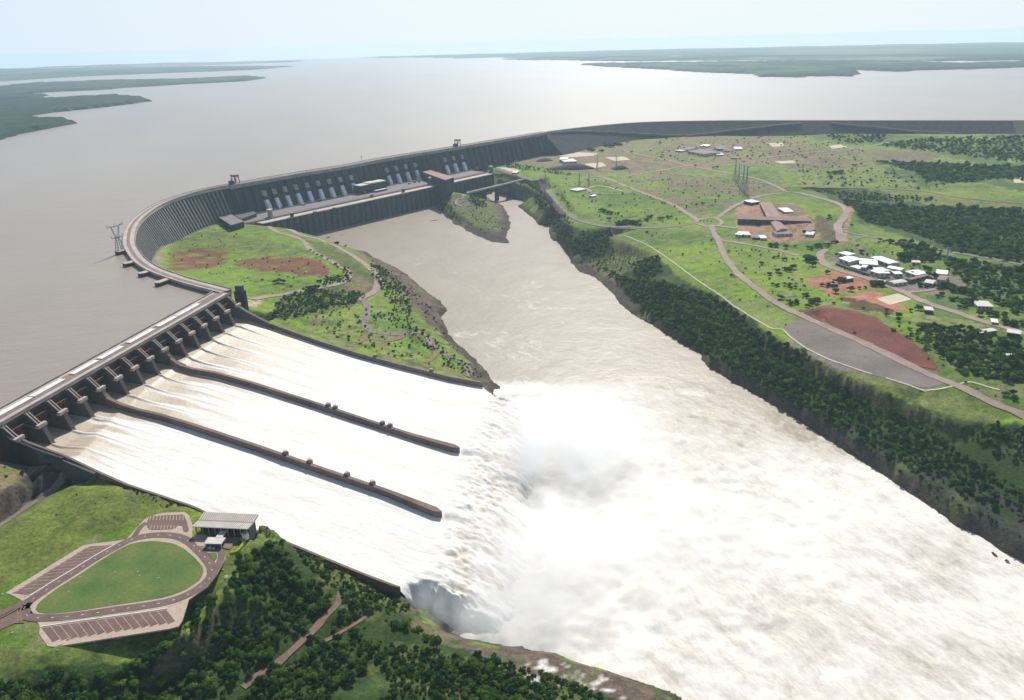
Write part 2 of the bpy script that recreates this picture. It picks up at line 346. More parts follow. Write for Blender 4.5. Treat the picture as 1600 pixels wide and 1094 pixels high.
bl((1200, 455, 161), (1300, 470, 165)); bl((1258, 486, 161), (1300, 512, 162), (1400, 560, 163), (1465, 580, 163)); bl((1270, 480, 170), (1330, 485, 173), (1400, 515, 174), (1450, 550, 170), (1470, 575, 166))
bl((1500, 600, 163), (1600, 620, 165), (1800, 700, 166))
bl((1000, 280, 160), (1100, 270, 163), (1220, 300, 164), (1210, 250, 168)); bl((900, 240, 158), (1000, 245, 163), (1100, 235, 170)); bl((1250, 292, 165), (1350, 294, 168), (1450, 305, 170), (1600, 318, 172), (1900, 340, 175)); bl((1258, 298, 158), (1350, 306, 160), (1450, 318, 163))
bl((1400, 330, 160), (1600, 340, 164), (1900, 380, 168)); bl((1320, 330, 165), (1345, 350, 163), (1450, 390, 165), (1600, 415, 168), (1900, 450, 170))
bl((1300, 260, 170), (1400, 250, 172), (1600, 270, 174), (1900, 300, 176)); bl((1350, 230, 175), (1600, 240, 177), (1900, 250, 180))
FOOT = [(775, 247, 158), (830, 243, 155), (860, 237, 154), (905, 227, 163), (960, 218.5, 172), (1010, 213, 176), (1060, 210.5, 179), (1100, 209.5, 180), (1200, 206.5, 181), (1300, 206, 181), (1400, 207, 178), (1500, 209.5, 175), (1580, 208, 178), (1640, 207, 182), (1900, 212, 190)]
bl(*FOOT)
# main dam foot and powerhouse pit
bl((350, 342, 153), (420, 326, 150), (550, 297, 150), (650, 278, 150), (720, 263, 150), (765, 254, 155))
bl((455, 352, 96), (560, 327, 96), (672, 300, 96), (700, 300, 96)); bl((712, 292, 96), (770, 281, 96)); bl((470, 372, 90), (560, 345, 88), (690, 325, 88))
bl((770, 308, 92), (790, 312, 92), (812, 322, 92))
bl((800, 330, 92), (835, 360, 92), (860, 400, 92), (900, 460, 90))
bl((540, 400, 90), (620, 400, 88), (800, 450, 86), (950, 600, 86), (1200, 800, 86), (1500, 1000, 86))
bl(wl(-50, 620, 88), wl(200, 420, 88), wl(500, 300, 88)); bl(wl(-120, 760, 88), wl(-90, 640, 88), wl(-110, 560, 92))
# lake bed and far margins
CRPX = [(365, 455), (345, 457), (322, 451), (285, 441), (262, 433.5), (232, 422), (211, 408), (201, 395), (195, 383), (195, 370), (200, 354), (214, 338), (243, 319), (284, 304), (320, 295), (357, 288), (397, 281), (460, 270), (530, 259), (600, 246), (717, 227.5), (800, 214), (850, 206), (925, 197), (1000, 191), (1100, 188.5), (1200, 188), (1300, 188), (1500, 188), (1580, 188)]
CREST = [P(x, y, 225) for x, y in CRPX]
CREST += [CREST[-1]+np.array([300., -60.]), CREST[-1]+np.array([900., -150.])]
CREST = np.array(CREST)
CR = resample(spline(list(CREST[1:]), 12), 12)       # corner -> right end
nrm = normals(CR)                                   # left of travel = lake side?
LAKE_SIDE = nrm
bl(*[wl(*(CR[i]+nrm[i]*30), 190) for i in range(0, len(CR), 14)])
bl(*[wl(*(O+cd*c-ch*45), 190) for c in (10, 150, 300, 400)]); bl(wl(-500, 400, 212), wl(-560, 250, 222), wl(-700, 150, 222)); bl(wl(-455, 470, 212), wl(-470, 400, 214))
for a in ((-1200, 100, 190), (-1200, 3300, 190), (3200, 3300, 190), (3200, 2300, 200), (3200, 1300, 176), (3200, 400, 160), (1700, 100, 120), (900, 100, 88), (300, 100, 100), (-100, 100, 140), (-450, 100, 190)):
    BL.append((wl(*a),))
vs, es, zs = [], [], []
for line in BL:
    for i, p in enumerate(line):
        if p[0] == 'w' : q = (float(p[1]), float(p[2])); z = p[3]
        else: q = P(p[0], p[1], p[2]); z = p[2]
        if not (-1200 <= q[0] <= 3200 and 100 <= q[1] <= 3300):
            q = (min(max(q[0], -1200), 3200), min(max(q[1], 100), 3300))
        vs.append(Vector((float(q[0]), float(q[1])))); zs.append(float(z))
        if i: es.append((len(vs)-2, len(vs)-1))
ov, oe, of, ovo, _, _ = delaunay_2d_cdt(vs, es, [], 0, .05)
oz = np.zeros(len(ov)); VX = np.array([(v.x, v.y) for v in vs])
for i, v in enumerate(ov):
    if len(ovo[i]): oz[i] = np.mean([zs[k] for k in ovo[i]])
    else:
        d = np.hypot(VX[:, 0]-v.x, VX[:, 1]-v.y); k = np.argsort(d)[:3]; oz[i] = np.average(np.array(zs)[k], weights=1/(d[k]+1))
def axis(segs):
    out = [segs[0][0]]
    for a, b, s in segs: out += list(np.linspace(a, b, int(round((b-a)/s))+1)[1:])
    return np.array(out, float)
GX = axis([(-1200, -500, 14), (-500, 200, 3), (200, 1300, 5), (1300, 2000, 8), (2000, 3200, 20)])
GY = axis([(100, 260, 8), (260, 640, 2.6), (640, 1250, 4), (1250, 2100, 6.5), (2100, 2900, 8), (2900, 3300, 20)])
XX, YY = np.meshgrid(GX, GY); HZ = np.full(XX.shape, np.nan)
pts = np.array([(v.x, v.y) for v in ov])
for t in of:
    a, b, c = pts[t[0]], pts[t[1]], pts[t[2]]
    x0, x1 = np.searchsorted(GX, [min(a[0], b[0], c[0])-.01, max(a[0], b[0], c[0])+.01]); y0, y1 = np.searchsorted(GY, [min(a[1], b[1], c[1])-.01, max(a[1], b[1], c[1])+.01])
    if x0 >= x1 or y0 >= y1: continue
    X, Y = XX[y0:y1, x0:x1], YY[y0:y1, x0:x1]
    D = (b[1]-c[1])*(a[0]-c[0])+(c[0]-b[0])*(a[1]-c[1])
    if abs(D) < 1e-6: continue
    l0 = ((b[1]-c[1])*(X-c[0])+(c[0]-b[0])*(Y-c[1]))/D; l1 = ((c[1]-a[1])*(X-c[0])+(a[0]-c[0])*(Y-c[1]))/D; l2 = 1-l0-l1
    m = (l0 > -1e-5) & (l1 > -1e-5) & (l2 > -1e-5)
    HZ[y0:y1, x0:x1][m] = (l0*oz[t[0]]+l1*oz[t[1]]+l2*oz[t[2]])[m]
HZ = np.where(np.isnan(HZ), 150, HZ)
slope = np.hypot(np.gradient(HZ, GX, axis=1), np.gradient(HZ, GY, axis=0))
flat = (np.abs(HZ-PARKZ) < .6) & (XX < 0) & (YY < 600)
amp = np.where(flat, 0.0, np.where((XX < -230) & (YY < 640) & (HZ > 165), .45, 1.)*(.8+5.5*np.clip(slope*1.6-.25, 0, 1)))
HZ0 = HZ.copy()
HZ = HZ+(fbm(XX, YY, 26, 4, 3)-.5)*amp*1.6+(fbm(XX, YY, 90, 3, 5)-.5)*np.where(flat | (HZ < 108), 0, 3.2)
HZ = np.where(HZ0 < 104.2, np.minimum(HZ, 103.2), HZ)
def H(x, y):
    x = np.asarray(x, float); y = np.asarray(y, float)
    i = np.clip(np.searchsorted(GX, x)-1, 0, len(GX)-2); j = np.clip(np.searchsorted(GY, y)-1, 0, len(GY)-2)
    u = np.clip((x-GX[i])/(GX[i+1]-GX[i]), 0, 1); v = np.clip((y-GY[j])/(GY[j+1]-GY[j]), 0, 1)
    return (HZ[j, i]*(1-u)+HZ[j, i+1]*u)*(1-v)+(HZ[j+1, i]*(1-u)+HZ[j+1, i+1]*u)*v
def GT(px, py):            # where a sight line meets the ground
    d = ray(px, py); zz = np.linspace(232, 90, 900); t = (ZC-zz)/-d[2]
    h = H(d[0]*t, d[1]*t); below = np.nonzero(zz < h)[0]; k = below[0] if len(below) else 899
    if k > 0 and len(below):
        g0, g1 = zz[k-1]-h[k-1], zz[k]-h[k]; f = g0/(g0-g1+1e-9); z = zz[k-1]*(1-f)+zz[k]*f
    else: z = zz[k]
    q = P(px, py, z); return np.array([q[0], q[1], float(H(q[0], q[1]))])
# ------------------------------------------------------------------ ground colouring (what grows or lies where; shade painted in under the woods)
PXg, PYg = project(XX, YY, HZ)
jx = (fbm(XX, YY, 22, 4, 21)-.5); jy = (fbm(XX, YY, 22, 4, 22)-.5)
depth = np.hypot(XX, YY); scl = F/depth*14
PXj, PYj = PXg+jx*scl*1.4, PYg+jy*scl*.8
G1 = np.array([.165, .245, .028]); G2 = np.array([.088, .155, .022]); DRY = np.array([.22, .19, .115]); PINK = np.array([.225, .165, .115]); RED = np.array([.17, .055, .042]); DK = np.array([.045, .08, .025])
ROCK = np.array([.165, .125, .10]); DROCK = np.array([.05, .05, .046]); SAND = np.array([.50, .40, .29]); OLV = np.array([.12, .135, .045]); BR = np.array([.19, .13, .095]); GRV = np.array([.22, .18, .165])
n1 = fbm(XX, YY, 120, 4, 31); n2 = fbm(XX, YY, 18, 3, 32)
w = np.clip((n1-.35)*3.2, 0, 1)[..., None]
COL = G2*(1-w)+G1*w
w = np.clip((n2-.52)*3.4, 0, .5)[..., None]; COL = COL*(1-w)+DRY*w
def paint(poly, col, a=1., var=None, thr=.5, vs=30, soft=.15, seed=0):
    m = inpoly(PXj, PYj, poly).astype(float)*a
    if var: m = m*sstep(thr-soft, thr+soft, fbm(XX, YY, vs, 4, 40+seed))
    m = m[..., None]; COL[:] = COL*(1-m)+np.asarray(col)*m
# plateau
paint([(770, 240), (1000, 200), (1330, 205), (1600, 205), (1600, 290), (1260, 292), (1200, 262), (1000, 300), (900, 275)], (G1*.55+DRY*.45), .7)
paint([(880, 236), (1000, 222), (1160, 205), (1260, 222), (1330, 262), (1200, 258), (1100, 262), (1000, 262), (900, 262)], PINK, .9, 1, .42, 60, .2, 1)
paint([(790, 238), (870, 240), (1000, 248), (1060, 262), (990, 272), (900, 272), (790, 252)], BR*1.15, .85, 1, .38, 45, .2, 2)
paint([(1010, 262), (1220, 285), (1230, 300), (1100, 338), (1040, 315), (985, 290)], PINK*.85, .85, 1, .47, 55, .12, 3)
paint([(1190, 235), (1330, 232), (1480, 240), (1440, 255), (1330, 262), (1230, 262)], PINK*.8, .9, 1, .4, 70, .2, 4)
paint([(1330, 210), (1390, 210), (1480, 215), (1600, 208), (1600, 262), (1520, 255), (1460, 240), (1360, 225)], DK*1.5, .85, 1, .42, 60, .1, 5)
paint([(1250, 206), (1400, 212), (1380, 230), (1290, 225)], DK*1.8, .8, 1, .45, 40, .1, 6)
paint([(1360, 250), (1600, 265), (1600, 300), (1500, 285), (1440, 292), (1400, 278)], DK*1.3, .9, 1, .4, 50, .1, 7)
paint([(1256, 292), (1350, 296), (1450, 306), (1600, 322), (1700, 330), (1700, 420), (1480, 395), (1400, 365), (1340, 345), (1330, 325)], DK, .95)
paint([(1480, 400), (1600, 420), (1700, 430), (1700, 640), (1600, 600), (1560, 560), (1470, 520), (1430, 470), (1500, 440)], DK*1.6, .8, 1, .42, 40, .1, 8)
paint([(1380, 300), (1490, 305), (1600, 320), (1600, 330), (1400, 315)], OLV*1.5, .8)
# building yards and red soil
paint([(1150, 325), (1180, 312), (1240, 318), (1270, 345), (1280, 372), (1220, 380), (1160, 370), (1150, 350)], np.array([.34, .19, .135]), 1)
paint([(1180, 312), (1250, 322), (1262, 336), (1240, 340), (1200, 330)], PINK*.8, .9)
paint([(1270, 338), (1283, 336), (1316, 368), (1306, 382), (1284, 372)], BR*.62, 1)
paint([(1316, 372), (1322, 340), (1326, 318), (1336, 320), (1326, 345), (1324, 372), (1318, 384), (1308, 382)], np.array([.38, .2, .14]), 1)
paint([(1255, 440), (1290, 428), (1350, 425), (1372, 440), (1350, 450), (1300, 465), (1280, 452)], np.array([.33, .15, .10]), 1)
paint([(1284, 400), (1340, 395), (1400, 430), (1490, 430), (1520, 445), (1460, 460), (1400, 456), (1330, 425)], GRV*.85, .95)
paint([(1320, 465), (1370, 452), (1380, 462), (1420, 486), (1400, 488), (1360, 478)], np.array([.38, .17, .11]), 1)
paint([(1315, 466), (1345, 468), (1400, 488), (1390, 492), (1330, 478)], np.array([.10, .055, .04]), 1)
paint([(1250, 484), (1290, 478), (1350, 490), (1410, 525), (1450, 555), (1464, 578), (1420, 568), (1340, 530), (1290, 508)], RED, 1)
paint([(1222, 512), (1262, 498), (1350, 545), (1400, 560), (1480, 600), (1440, 612), (1380, 598), (1300, 575), (1250, 545)], GRV, 1)
paint([(1300, 575), (1450, 600), (1540, 640), (1570, 655), (1500, 662), (1440, 640), (1380, 605)], OLV*1.15, .8)
paint([(1430, 490), (1520, 500), (1560, 520), (1500, 515), (1440, 500)], OLV*1.5, 1)
# right bank slope
paint([(812, 286), (842, 299), (862, 324), (882, 347), (905, 360), (945, 364), (1026, 400), (1060, 432), (1152, 481), (1245, 549), (1330, 594), (1435, 636), (1500, 660), (1600, 662), (1700, 720), (1900, 900), (1900, 1100), (1600, 890), (1400, 760), (1250, 660), (1105, 575), (1000, 498), (930, 435), (893, 412), (862, 352), (835, 310)], np.array([.034, .062, .016]), 1)  # slope undergrowth, darkened to paint in shade between the tree crowns
paint([(955, 365), (1026, 400), (1020, 412), (1000, 420), (970, 430), (945, 420), (960, 395)], OLV, 1)
paint([(893, 400), (930, 412), (955, 432), (985, 470), (1040, 512), (1110, 562), (1200, 612), (1300, 672), (1400, 735), (1500, 800), (1600, 860), (1750, 955), (1750, 1000), (1600, 895), (1400, 762), (1250, 662), (1105, 577), (1000, 502), (930, 440), (890, 418)], ROCK*.55, 1)
paint([(1105, 565), (1250, 620), (1400, 700), (1500, 740), (1600, 790), (1750, 870), (1750, 1000), (1600, 900), (1400, 765), (1250, 665), (1105, 580)], DROCK, .9, 1, .38, 14, .1, 9)
paint([(893, 402), (940, 415), (960, 432), (970, 445), (930, 436), (900, 424)], ROCK*1.1, 1)
# central peninsula
paint([(222, 404), (245, 383), (275, 355), (320, 346), (440, 362), (490, 385), (545, 424), (530, 445), (440, 466), (380, 480), (222, 430)], G1*.6+np.array([.05, .09, .015]), .7)
paint([(225, 408), (245, 385), (258, 372), (264, 380), (255, 400), (250, 420), (290, 445), (360, 462), (340, 466), (250, 440), (225, 425)], DRY*1.15, .95)
paint([(262, 378), (300, 360), (380, 368), (430, 378), (500, 392), (540, 420), (520, 432), (440, 402), (330, 396), (270, 398)], OLV, .75, 1, .45, 30, .1, 10)
paint([(260, 398), (310, 389), (358, 396), (352, 414), (290, 423), (264, 421)], RED, .95, 1, .36, 16, .08, 11)
paint([(364, 410), (420, 399), (470, 403), (518, 415), (508, 432), (450, 426), (395, 421)], RED, .95, 1, .30, 14, .08, 12)
paint([(470, 372), (545, 396), (594, 446), (590, 458), (556, 476), (520, 490), (440, 500), (420, 490), (440, 470), (530, 447), (548, 424), (490, 385)], OLV*.8, .9, 1, .35, 20, .15, 13)
paint([(546, 424), (592, 446), (590, 458), (540, 455)], BR, .8, 1, .4, 14, .1, 14)
paint([(500, 372), (545, 388), (600, 410), (625, 440), (650, 480), (640, 500), (600, 440), (550, 396)], OLV*1.2, .9, 1, .4, 16, .15, 15)
paint([(548, 384), (575, 390), (612, 406), (644, 428), (692, 466), (706, 488), (694, 512), (668, 512), (650, 480), (622, 446), (596, 422), (572, 402)], ROCK*.75, 1)
paint([(688, 505), (722, 530), (755, 560), (780, 597), (756, 592), (728, 565), (692, 530)], ROCK*.55, .95)
paint([(385, 468), (415, 470), (400, 480), (388, 478)], SAND*.8, 1)
paint([(480, 500), (600, 500), (700, 560), (740, 590), (600, 565), (480, 520)], DRY*.7, .7, 1, .5, 14, .1, 16)
paint([(560, 480), (640, 500), (700, 550), (745, 580), (690, 570), (600, 530)], np.array([.10, .19, .03]), .8, 1, .48, 18, .1, 17)
# island
paint([(683, 323), (700, 310), (735, 304), (765, 312), (798, 345), (800, 383), (765, 380), (720, 357)], OLV, 1)
paint([(680, 320), (705, 332), (740, 352), (785, 370), (800, 383), (765, 382), (720, 360)], ROCK*.75, 1)
paint([(695, 308), (722, 310), (740, 320), (730, 328), (710, 322)], ROCK*1.0, .9)
paint([(760, 312), (790, 322), (800, 345), (790, 350), (778, 330)], ROCK*.8, .9)
paint([(742, 578), (765, 575), (795, 600), (775, 612), (740, 600)], ROCK*.5, 1)
# left bank
paint([(-200, 700), (90, 700), (92, 716), (0, 772), (-200, 860)], BR*1.1, .8, 1, .4, 14, .15, 18)
paint([(-200, 700), (90, 702), (60, 712), (0, 740), (-200, 820)], OLV, .75, 1, .5, 20, .1, 19)
paint([(95, 716), (112, 740), (0, 818), (-200, 925), (-200, 850), (0, 770)], DROCK*.8, 1)
paint([(112, 740), (124, 742), (0, 832), (-200, 950), (-200, 915), (0, 818)], BR, .9)
paint([(145, 735), (345, 812), (620, 910), (600, 905), (480, 850), (430, 812), (400, 806), (340, 808), (250, 775), (190, 755)], ROCK, .9, 1, .35, 10, .1, 20)
paint([(150, 740), (300, 790), (320, 800), (200, 830), (130, 845), (0, 925), (-200, 960), (-200, 930), (0, 835), (110, 760)], np.array([.135, .165, .038]), .9)
paint([(340, 815), (405, 812), (430, 830), (380, 900), (300, 960), (280, 1000), (70, 1020), (0, 1010), (0, 1045), (160, 1050), (290, 985), (340, 920)], np.array([.125, .165, .04]), .9)
paint([(400, 870), (440, 840), (480, 850), (530, 890), (620, 915), (660, 960), (700, 1000), (850, 1030), (1080, 1100), (0, 1200), (0, 1050), (180, 1045), (290, 985), (340, 940)], np.array([.034, .060, .016]), 1)  # near wood floor: undergrowth green with canopy shade put into the colour
paint([(480, 850), (620, 915), (640, 950), (600, 980), (540, 960), (500, 900)], OLV, .8, 1, .42, 14, .1, 23)
paint([(620, 1000), (800, 1040), (850, 1094), (650, 1094), (560, 1060)], OLV, .8, 1, .42, 14, .1, 24)
paint([(600, 905), (625, 912), (650, 965), (700, 990), (820, 1015), (950, 1045), (1080, 1100), (1000, 1100), (900, 1075), (800, 1045), (690, 1000), (640, 965), (620, 940)], ROCK*.75, 1)
paint([(800, 1030), (870, 1035), (960, 1060), (1000, 1094), (900, 1080), (820, 1060)], np.array([.50, .48, .47]), .95, 1, .55, 5.5, .04, 25)
sl_ = sstep(.45, .8, slope)*((XX < -250) & (YY < 640) & (YY > 380) & (HZ > 178)); COL = COL*(1-sl_[..., None])+DROCK*sl_[..., None]
wz_ = sstep(113.5, 109., HZ+4*(fbm(XX, YY, 12, 3, 58)-.5))[..., None]; COL = COL*(1-wz_)+ROCK*.42*wz_
# loose soil where the ground is very steep
st = sstep(.9, 1.5, np.hypot(np.gradient(HZ, GX, axis=1), np.gradient(HZ, GY, axis=0)))[..., None]*.6
COL = COL*(1-st)+ROCK*.6*st
fl = sstep(.60, .68, fbm(XX, YY, 9, 3, 52))*sstep(.42, .6, fbm(XX, YY, 140, 3, 53))*(~flat)*.75
COL = COL*(1-fl[..., None])+DK*1.1*fl[..., None]
fl = sstep(.60, .72, fbm(XX, YY, 34, 4, 54))*(~flat)*.5; COL = COL*(1-fl[..., None])+OLV*1.1*fl[..., None]
COL = COL*(.72+.56*fbm(XX, YY, 7, 2, 51))[..., None]
m, nt, b = nodes('ground_cover'); M['ground'] = m
p = POS(nt); c = ATTR(nt, 'Col'); n = NZ(nt, .35, 5, .7, p); nn = NZ(nt, .05, 5, .7, p)
c = MIX(nt, .9, c, RMP(nt, n, [(.3, .5), (.7, 1.5)]), 'MULTIPLY'); c = MIX(nt, .6, c, RMP(nt, nn, [(.3, (.72, .75, .7)), (.7, (1.25, 1.2, 1.15))]), 'MULTIPLY')
nt.links.new(c, b.inputs['Base Color']); b.inputs['Roughness'].default_value = .95; b.inputs['Specular IOR Level'].default_value = .1; BUMP(nt, b, n, .7, 1.2)
keep = ~((HZ[:-1, :-1] < 97) & (HZ[1:, 1:] < 97))
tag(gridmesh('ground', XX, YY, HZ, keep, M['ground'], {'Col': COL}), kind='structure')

# ------------------------------------------------------------------ WATER
def water_mat(name, muddy, clear_rough=.25, bump=.35, wave=.12, foamcol=(.86, .85, .82), attr='foam', refl=.5, stretch=None, dist=0.):
    m, nt, b = nodes(name); p = POS(nt)
    f = ATTR(nt, attr, True); n = NZ(nt, .05, 8, .68, p, stretch, dist); nf = NZ(nt, .3, 6, .7, p, stretch, dist)
    mixn = MATH(nt, 'ADD', MATH(nt, 'MULTIPLY', n, .6), MATH(nt, 'MULTIPLY', nf, .4))
    fac = MATH(nt, 'ADD', f, MATH(nt, 'MULTIPLY', MATH(nt, 'SUBTRACT', mixn, .5), 2.2))
    fac = RMP(nt, fac, [(.30, 0), (.55, .45), (.80, .8), (1.0, 1)])
    mud = RMP(nt, NZ(nt, .012, 5, .6, p), [(.3, tuple(v*.86 for v in muddy)), (.7, muddy)])
    col = MIX(nt, fac, mud, foamcol); nt.links.new(col, b.inputs['Base Color'])
    nt.links.new(RMP(nt, fac, [(0, clear_rough), (1, .8)]), b.inputs['Roughness']); nt.links.new(RMP(nt, fac, [(0, refl), (1, .1)]), b.inputs['Specular IOR Level'])
    w = NZ(nt, wave, 6, .7, p); BUMP(nt, b, w, bump, 2.0); return m
M['lake'] = None
m, nt, b = nodes('lake_water'); M['lake'] = m; p = POS(nt)
mud = RMP(nt, NZ(nt, .0022, 5, .6, p, (1, .5, 1, .3)), [(.3, (.25, .20, .148)), (.7, (.295, .24, .18))]); nt.links.new(mud, b.inputs['Base Color'])
b.inputs['Roughness'].default_value = .33; b.inputs['Specular IOR Level'].default_value = .45
wv = MATH(nt, 'ADD', MATH(nt, 'MULTIPLY', NZ(nt, .1, 5, .65, p, (.6, 1.3, 1, .35)), .6), MATH(nt, 'MULTIPLY', NZ(nt, .02, 3, .6, p, (.5, 1.4, 1, .35)), .8))
BUMP(nt, b, wv, .45, 2.2)
M['river'] = water_mat('muddy_river_water', (.30, .245, .18), .35, .3, .12, (.74, .705, .64), refl=.22, stretch=(.5, 1.25, 1, math.atan2(*(P(1500, 930, ZR)-P(950, 600, ZR))[::-1])), dist=.7)
bot = [O+cd*c-ch*9 for c in (0, 175, 352, 420)]
lk = [tuple(CR[i]) for i in range(len(CR)-1, -1, -2)]+[tuple(q) for q in bot]+[(-480, 330), (-560, 200), (-9000, 200)]+[(21500*math.sin(a), 21500*math.cos(a)) for a in np.linspace(-1.5, 1.38, 60)]+[(6000, 2400)]
lv = [Vector((float(a), float(c))) for a, c in lk]
v2, _, f2, _, _, _ = delaunay_2d_cdt(lv, [], [list(range(len(lv)))], 1, .01)
mb = MB(); mb.add([(v.x, v.y, 220) for v in v2], [tuple(f) for f in f2]); tag(mb.build('lake_water', M['lake']), kind='structure')
RX = axis([(-640, -150, 6), (-150, 420, 3), (420, 900, 5), (900, 2000, 12)]); RY = axis([(100, 300, 6), (300, 900, 3), (900, 1400, 5), (1400, 2300, 8)])
X, Y = np.meshgrid(RX, RY); px, py = project(X, Y, np.full(X.shape, ZR))
# foam: strongest where the jets land, carried downstream to the right, some swirls upstream
src = np.array([P(800, 640, ZR), P(880, 760, ZR), P(820, 900, ZR)])
dmin = np.min([np.hypot(X-s[0], Y-s[1]) for s in src], axis=0)
lips = np.array([WALL[i]['o']+WALL[i]['ax']*WALL[i]['L'] for i in range(4)])
ax0 = ch; along = (X-lips[1][0])*ax0[0]+(Y-lips[1][1])*ax0[1]; across = (X-lips[1][0])*cd[0]+(Y-lips[1][1])*cd[1]
qa, qb = P(790, 592, ZR), P(985, 590, ZR); fr2 = sstep(-12, 45, -(Y-(qa[1]+(qb[1]-qa[1])/(qb[0]-qa[0])*(X-qa[0]))))
foam = 1.45*np.exp(-(dmin/185.)**2)*fr2
q = P(1000, 640, ZR); front = sstep(10, 190, -(Y-(q[1]+.15*(X-q[0]))))       # boundary with calm upstream water
down = front*(.70+.30*np.exp(-np.maximum(np.hypot(X-src[1][0], Y-src[1][1])-120, 0)/170.))
foam = np.maximum(foam, down)
up = .05+.10*np.exp(-((X-P(850, 500, ZR)[0])/160.)**2)*sstep(1500, 1000, Y)
foam = np.maximum(foam, up)
sw = fbm(X+40*fbm(X, Y, 70, 3, 77), Y+40*fbm(X, Y, 70, 3, 78), 60, 5, 61)-.5
foam = foam+sw*.7*np.where(foam > .9, .3, 1)
ph = [P(500, 350, ZR), P(690, 312, ZR)]     # bubbly strip under the powerhouse outlets
u = (ph[1]-ph[0])/np.linalg.norm(ph[1]-ph[0]); dd = np.abs((X-ph[0][0])*-u[1]+(Y-ph[0][1])*u[0]); foam = foam-.10*np.exp(-(dd/120)**2)
ampw = .35+2.6*fr2*np.exp(-(dmin/170.)**2)+1.1*down
Z = ZR+(fbm(X, Y, 26, 4, 71)-.5)*2*ampw+(fbm(X, Y, 9, 3, 72)-.5)*1.6*ampw*np.clip(foam, 0, 1)
tag(gridmesh('river_water', X, Y, Z, None, M['river'], {'foam': foam}), kind='structure')

# ------------------------------------------------------------------ CAMERA, SUN, SKY, HAZE
cam = bpy.data.cameras.new('camera'); co = bpy.data.objects.new('camera', cam); C.objects.link(co)
cam.sensor_width = 36; cam.lens = F/1600*36; cam.clip_start = 5; cam.clip_end = 150000
fwd = Vector((0, CPIT, -SPIT)); up0 = Vector((0, SPIT, CPIT)); rt0 = Vector((1, 0, 0))
upv = up0*CROL+rt0*SROL; rtv = rt0*CROL-up0*SROL
co.matrix_world = Matrix(((rtv.x, upv.x, -fwd.x, 0), (rtv.y, upv.y, -fwd.y, 0), (rtv.z, upv.z, -fwd.z, ZC), (0, 0, 0, 1)))
bpy.context.scene.camera = co
SUN_AZ, SUN_EL = 9., 43.     # degrees right of +Y, above the horizon
w = bpy.data.worlds.new('World'); bpy.context.scene.world = w; w.use_nodes = True; nt = w.node_tree
sky = nt.nodes.new('ShaderNodeTexSky'); sky.sky_type = 'NISHITA'; sky.sun_disc = False; sky.sun_elevation = R(SUN_EL); sky.sun_rotation = R(SUN_AZ)
sky.air_density = 1.0; sky.dust_density = .5; sky.ozone_density = 1.2; sky.altitude = 300
tcw = nt.nodes.new('ShaderNodeTexCoord').outputs['Generated']; sx_ = nt.nodes.new('ShaderNodeSeparateXYZ'); nt.links.new(tcw, sx_.inputs[0])
aur = nt.nodes.new('ShaderNodeVectorMath'); aur.operation = 'DOT_PRODUCT'; nt.links.new(tcw, aur.inputs[0]); aur.inputs[1].default_value = (math.sin(R(10)), math.cos(R(10)), 0)
hzc = RMP(nt, aur.outputs['Value'], [(.55, (.64, .78, .95)), (1., (.86, .95, 1.))])
hzc = MIX(nt, 1., hzc, (9.3, 9.3, 9.3), 'MULTIPLY')
hf = RMP(nt, sx_.outputs['Z'], [(0, 1), (.12, .85), (.45, .25), (.9, 0)])
skc = MIX(nt, hf, sky.outputs[0], hzc)
nt.links.new(skc, nt.nodes['Background'].inputs[0]); nt.nodes['Background'].inputs[1].default_value = .085
sl = bpy.data.lights.new('sun', 'SUN'); sl.energy = 4.6; sl.angle = R(.53); sl.color = (1, .95, .87)
so = bpy.data.objects.new('sun', sl); C.objects.link(so)
sd = Vector((math.sin(R(SUN_AZ))*math.cos(R(SUN_EL)), math.cos(R(SUN_AZ))*math.cos(R(SUN_EL)), math.sin(R(SUN_EL))))
so.rotation_euler = sd.to_track_quat('Z', 'Y').to_euler(); so.location = (0, 800, 900)
vs_ = bpy.context.scene.view_settings; vs_.view_transform = 'Standard'; vs_.look = 'None'; vs_.exposure = .34; vs_.gamma = 1
cy = bpy.context.scene.cycles; cy.volume_step_rate = 1; cy.volume_max_steps = 64; cy.max_bounces = 8; cy.volume_bounces = 6
hz = bpy.data.materials.new('haze'); hz.use_nodes = True; nt = hz.node_tree; nt.nodes.clear()
ou = nt.nodes.new('ShaderNodeOutputMaterial'); pv = nt.nodes.new('ShaderNodeVolumePrincipled'); pv.inputs['Color'].default_value = (.62, .81, .98, 1); pv.inputs['Density'].default_value = 4.4e-5; pv.inputs['Anisotropy'].default_value = .3
nt.links.new(pv.outputs[0], ou.inputs['Volume'])
mb = MB(); mb.box((0, 10900), (1, 0), (0, 1), 44000, 23000, 60, 513); tag(mb.build('haze', hz), kind='stuff')
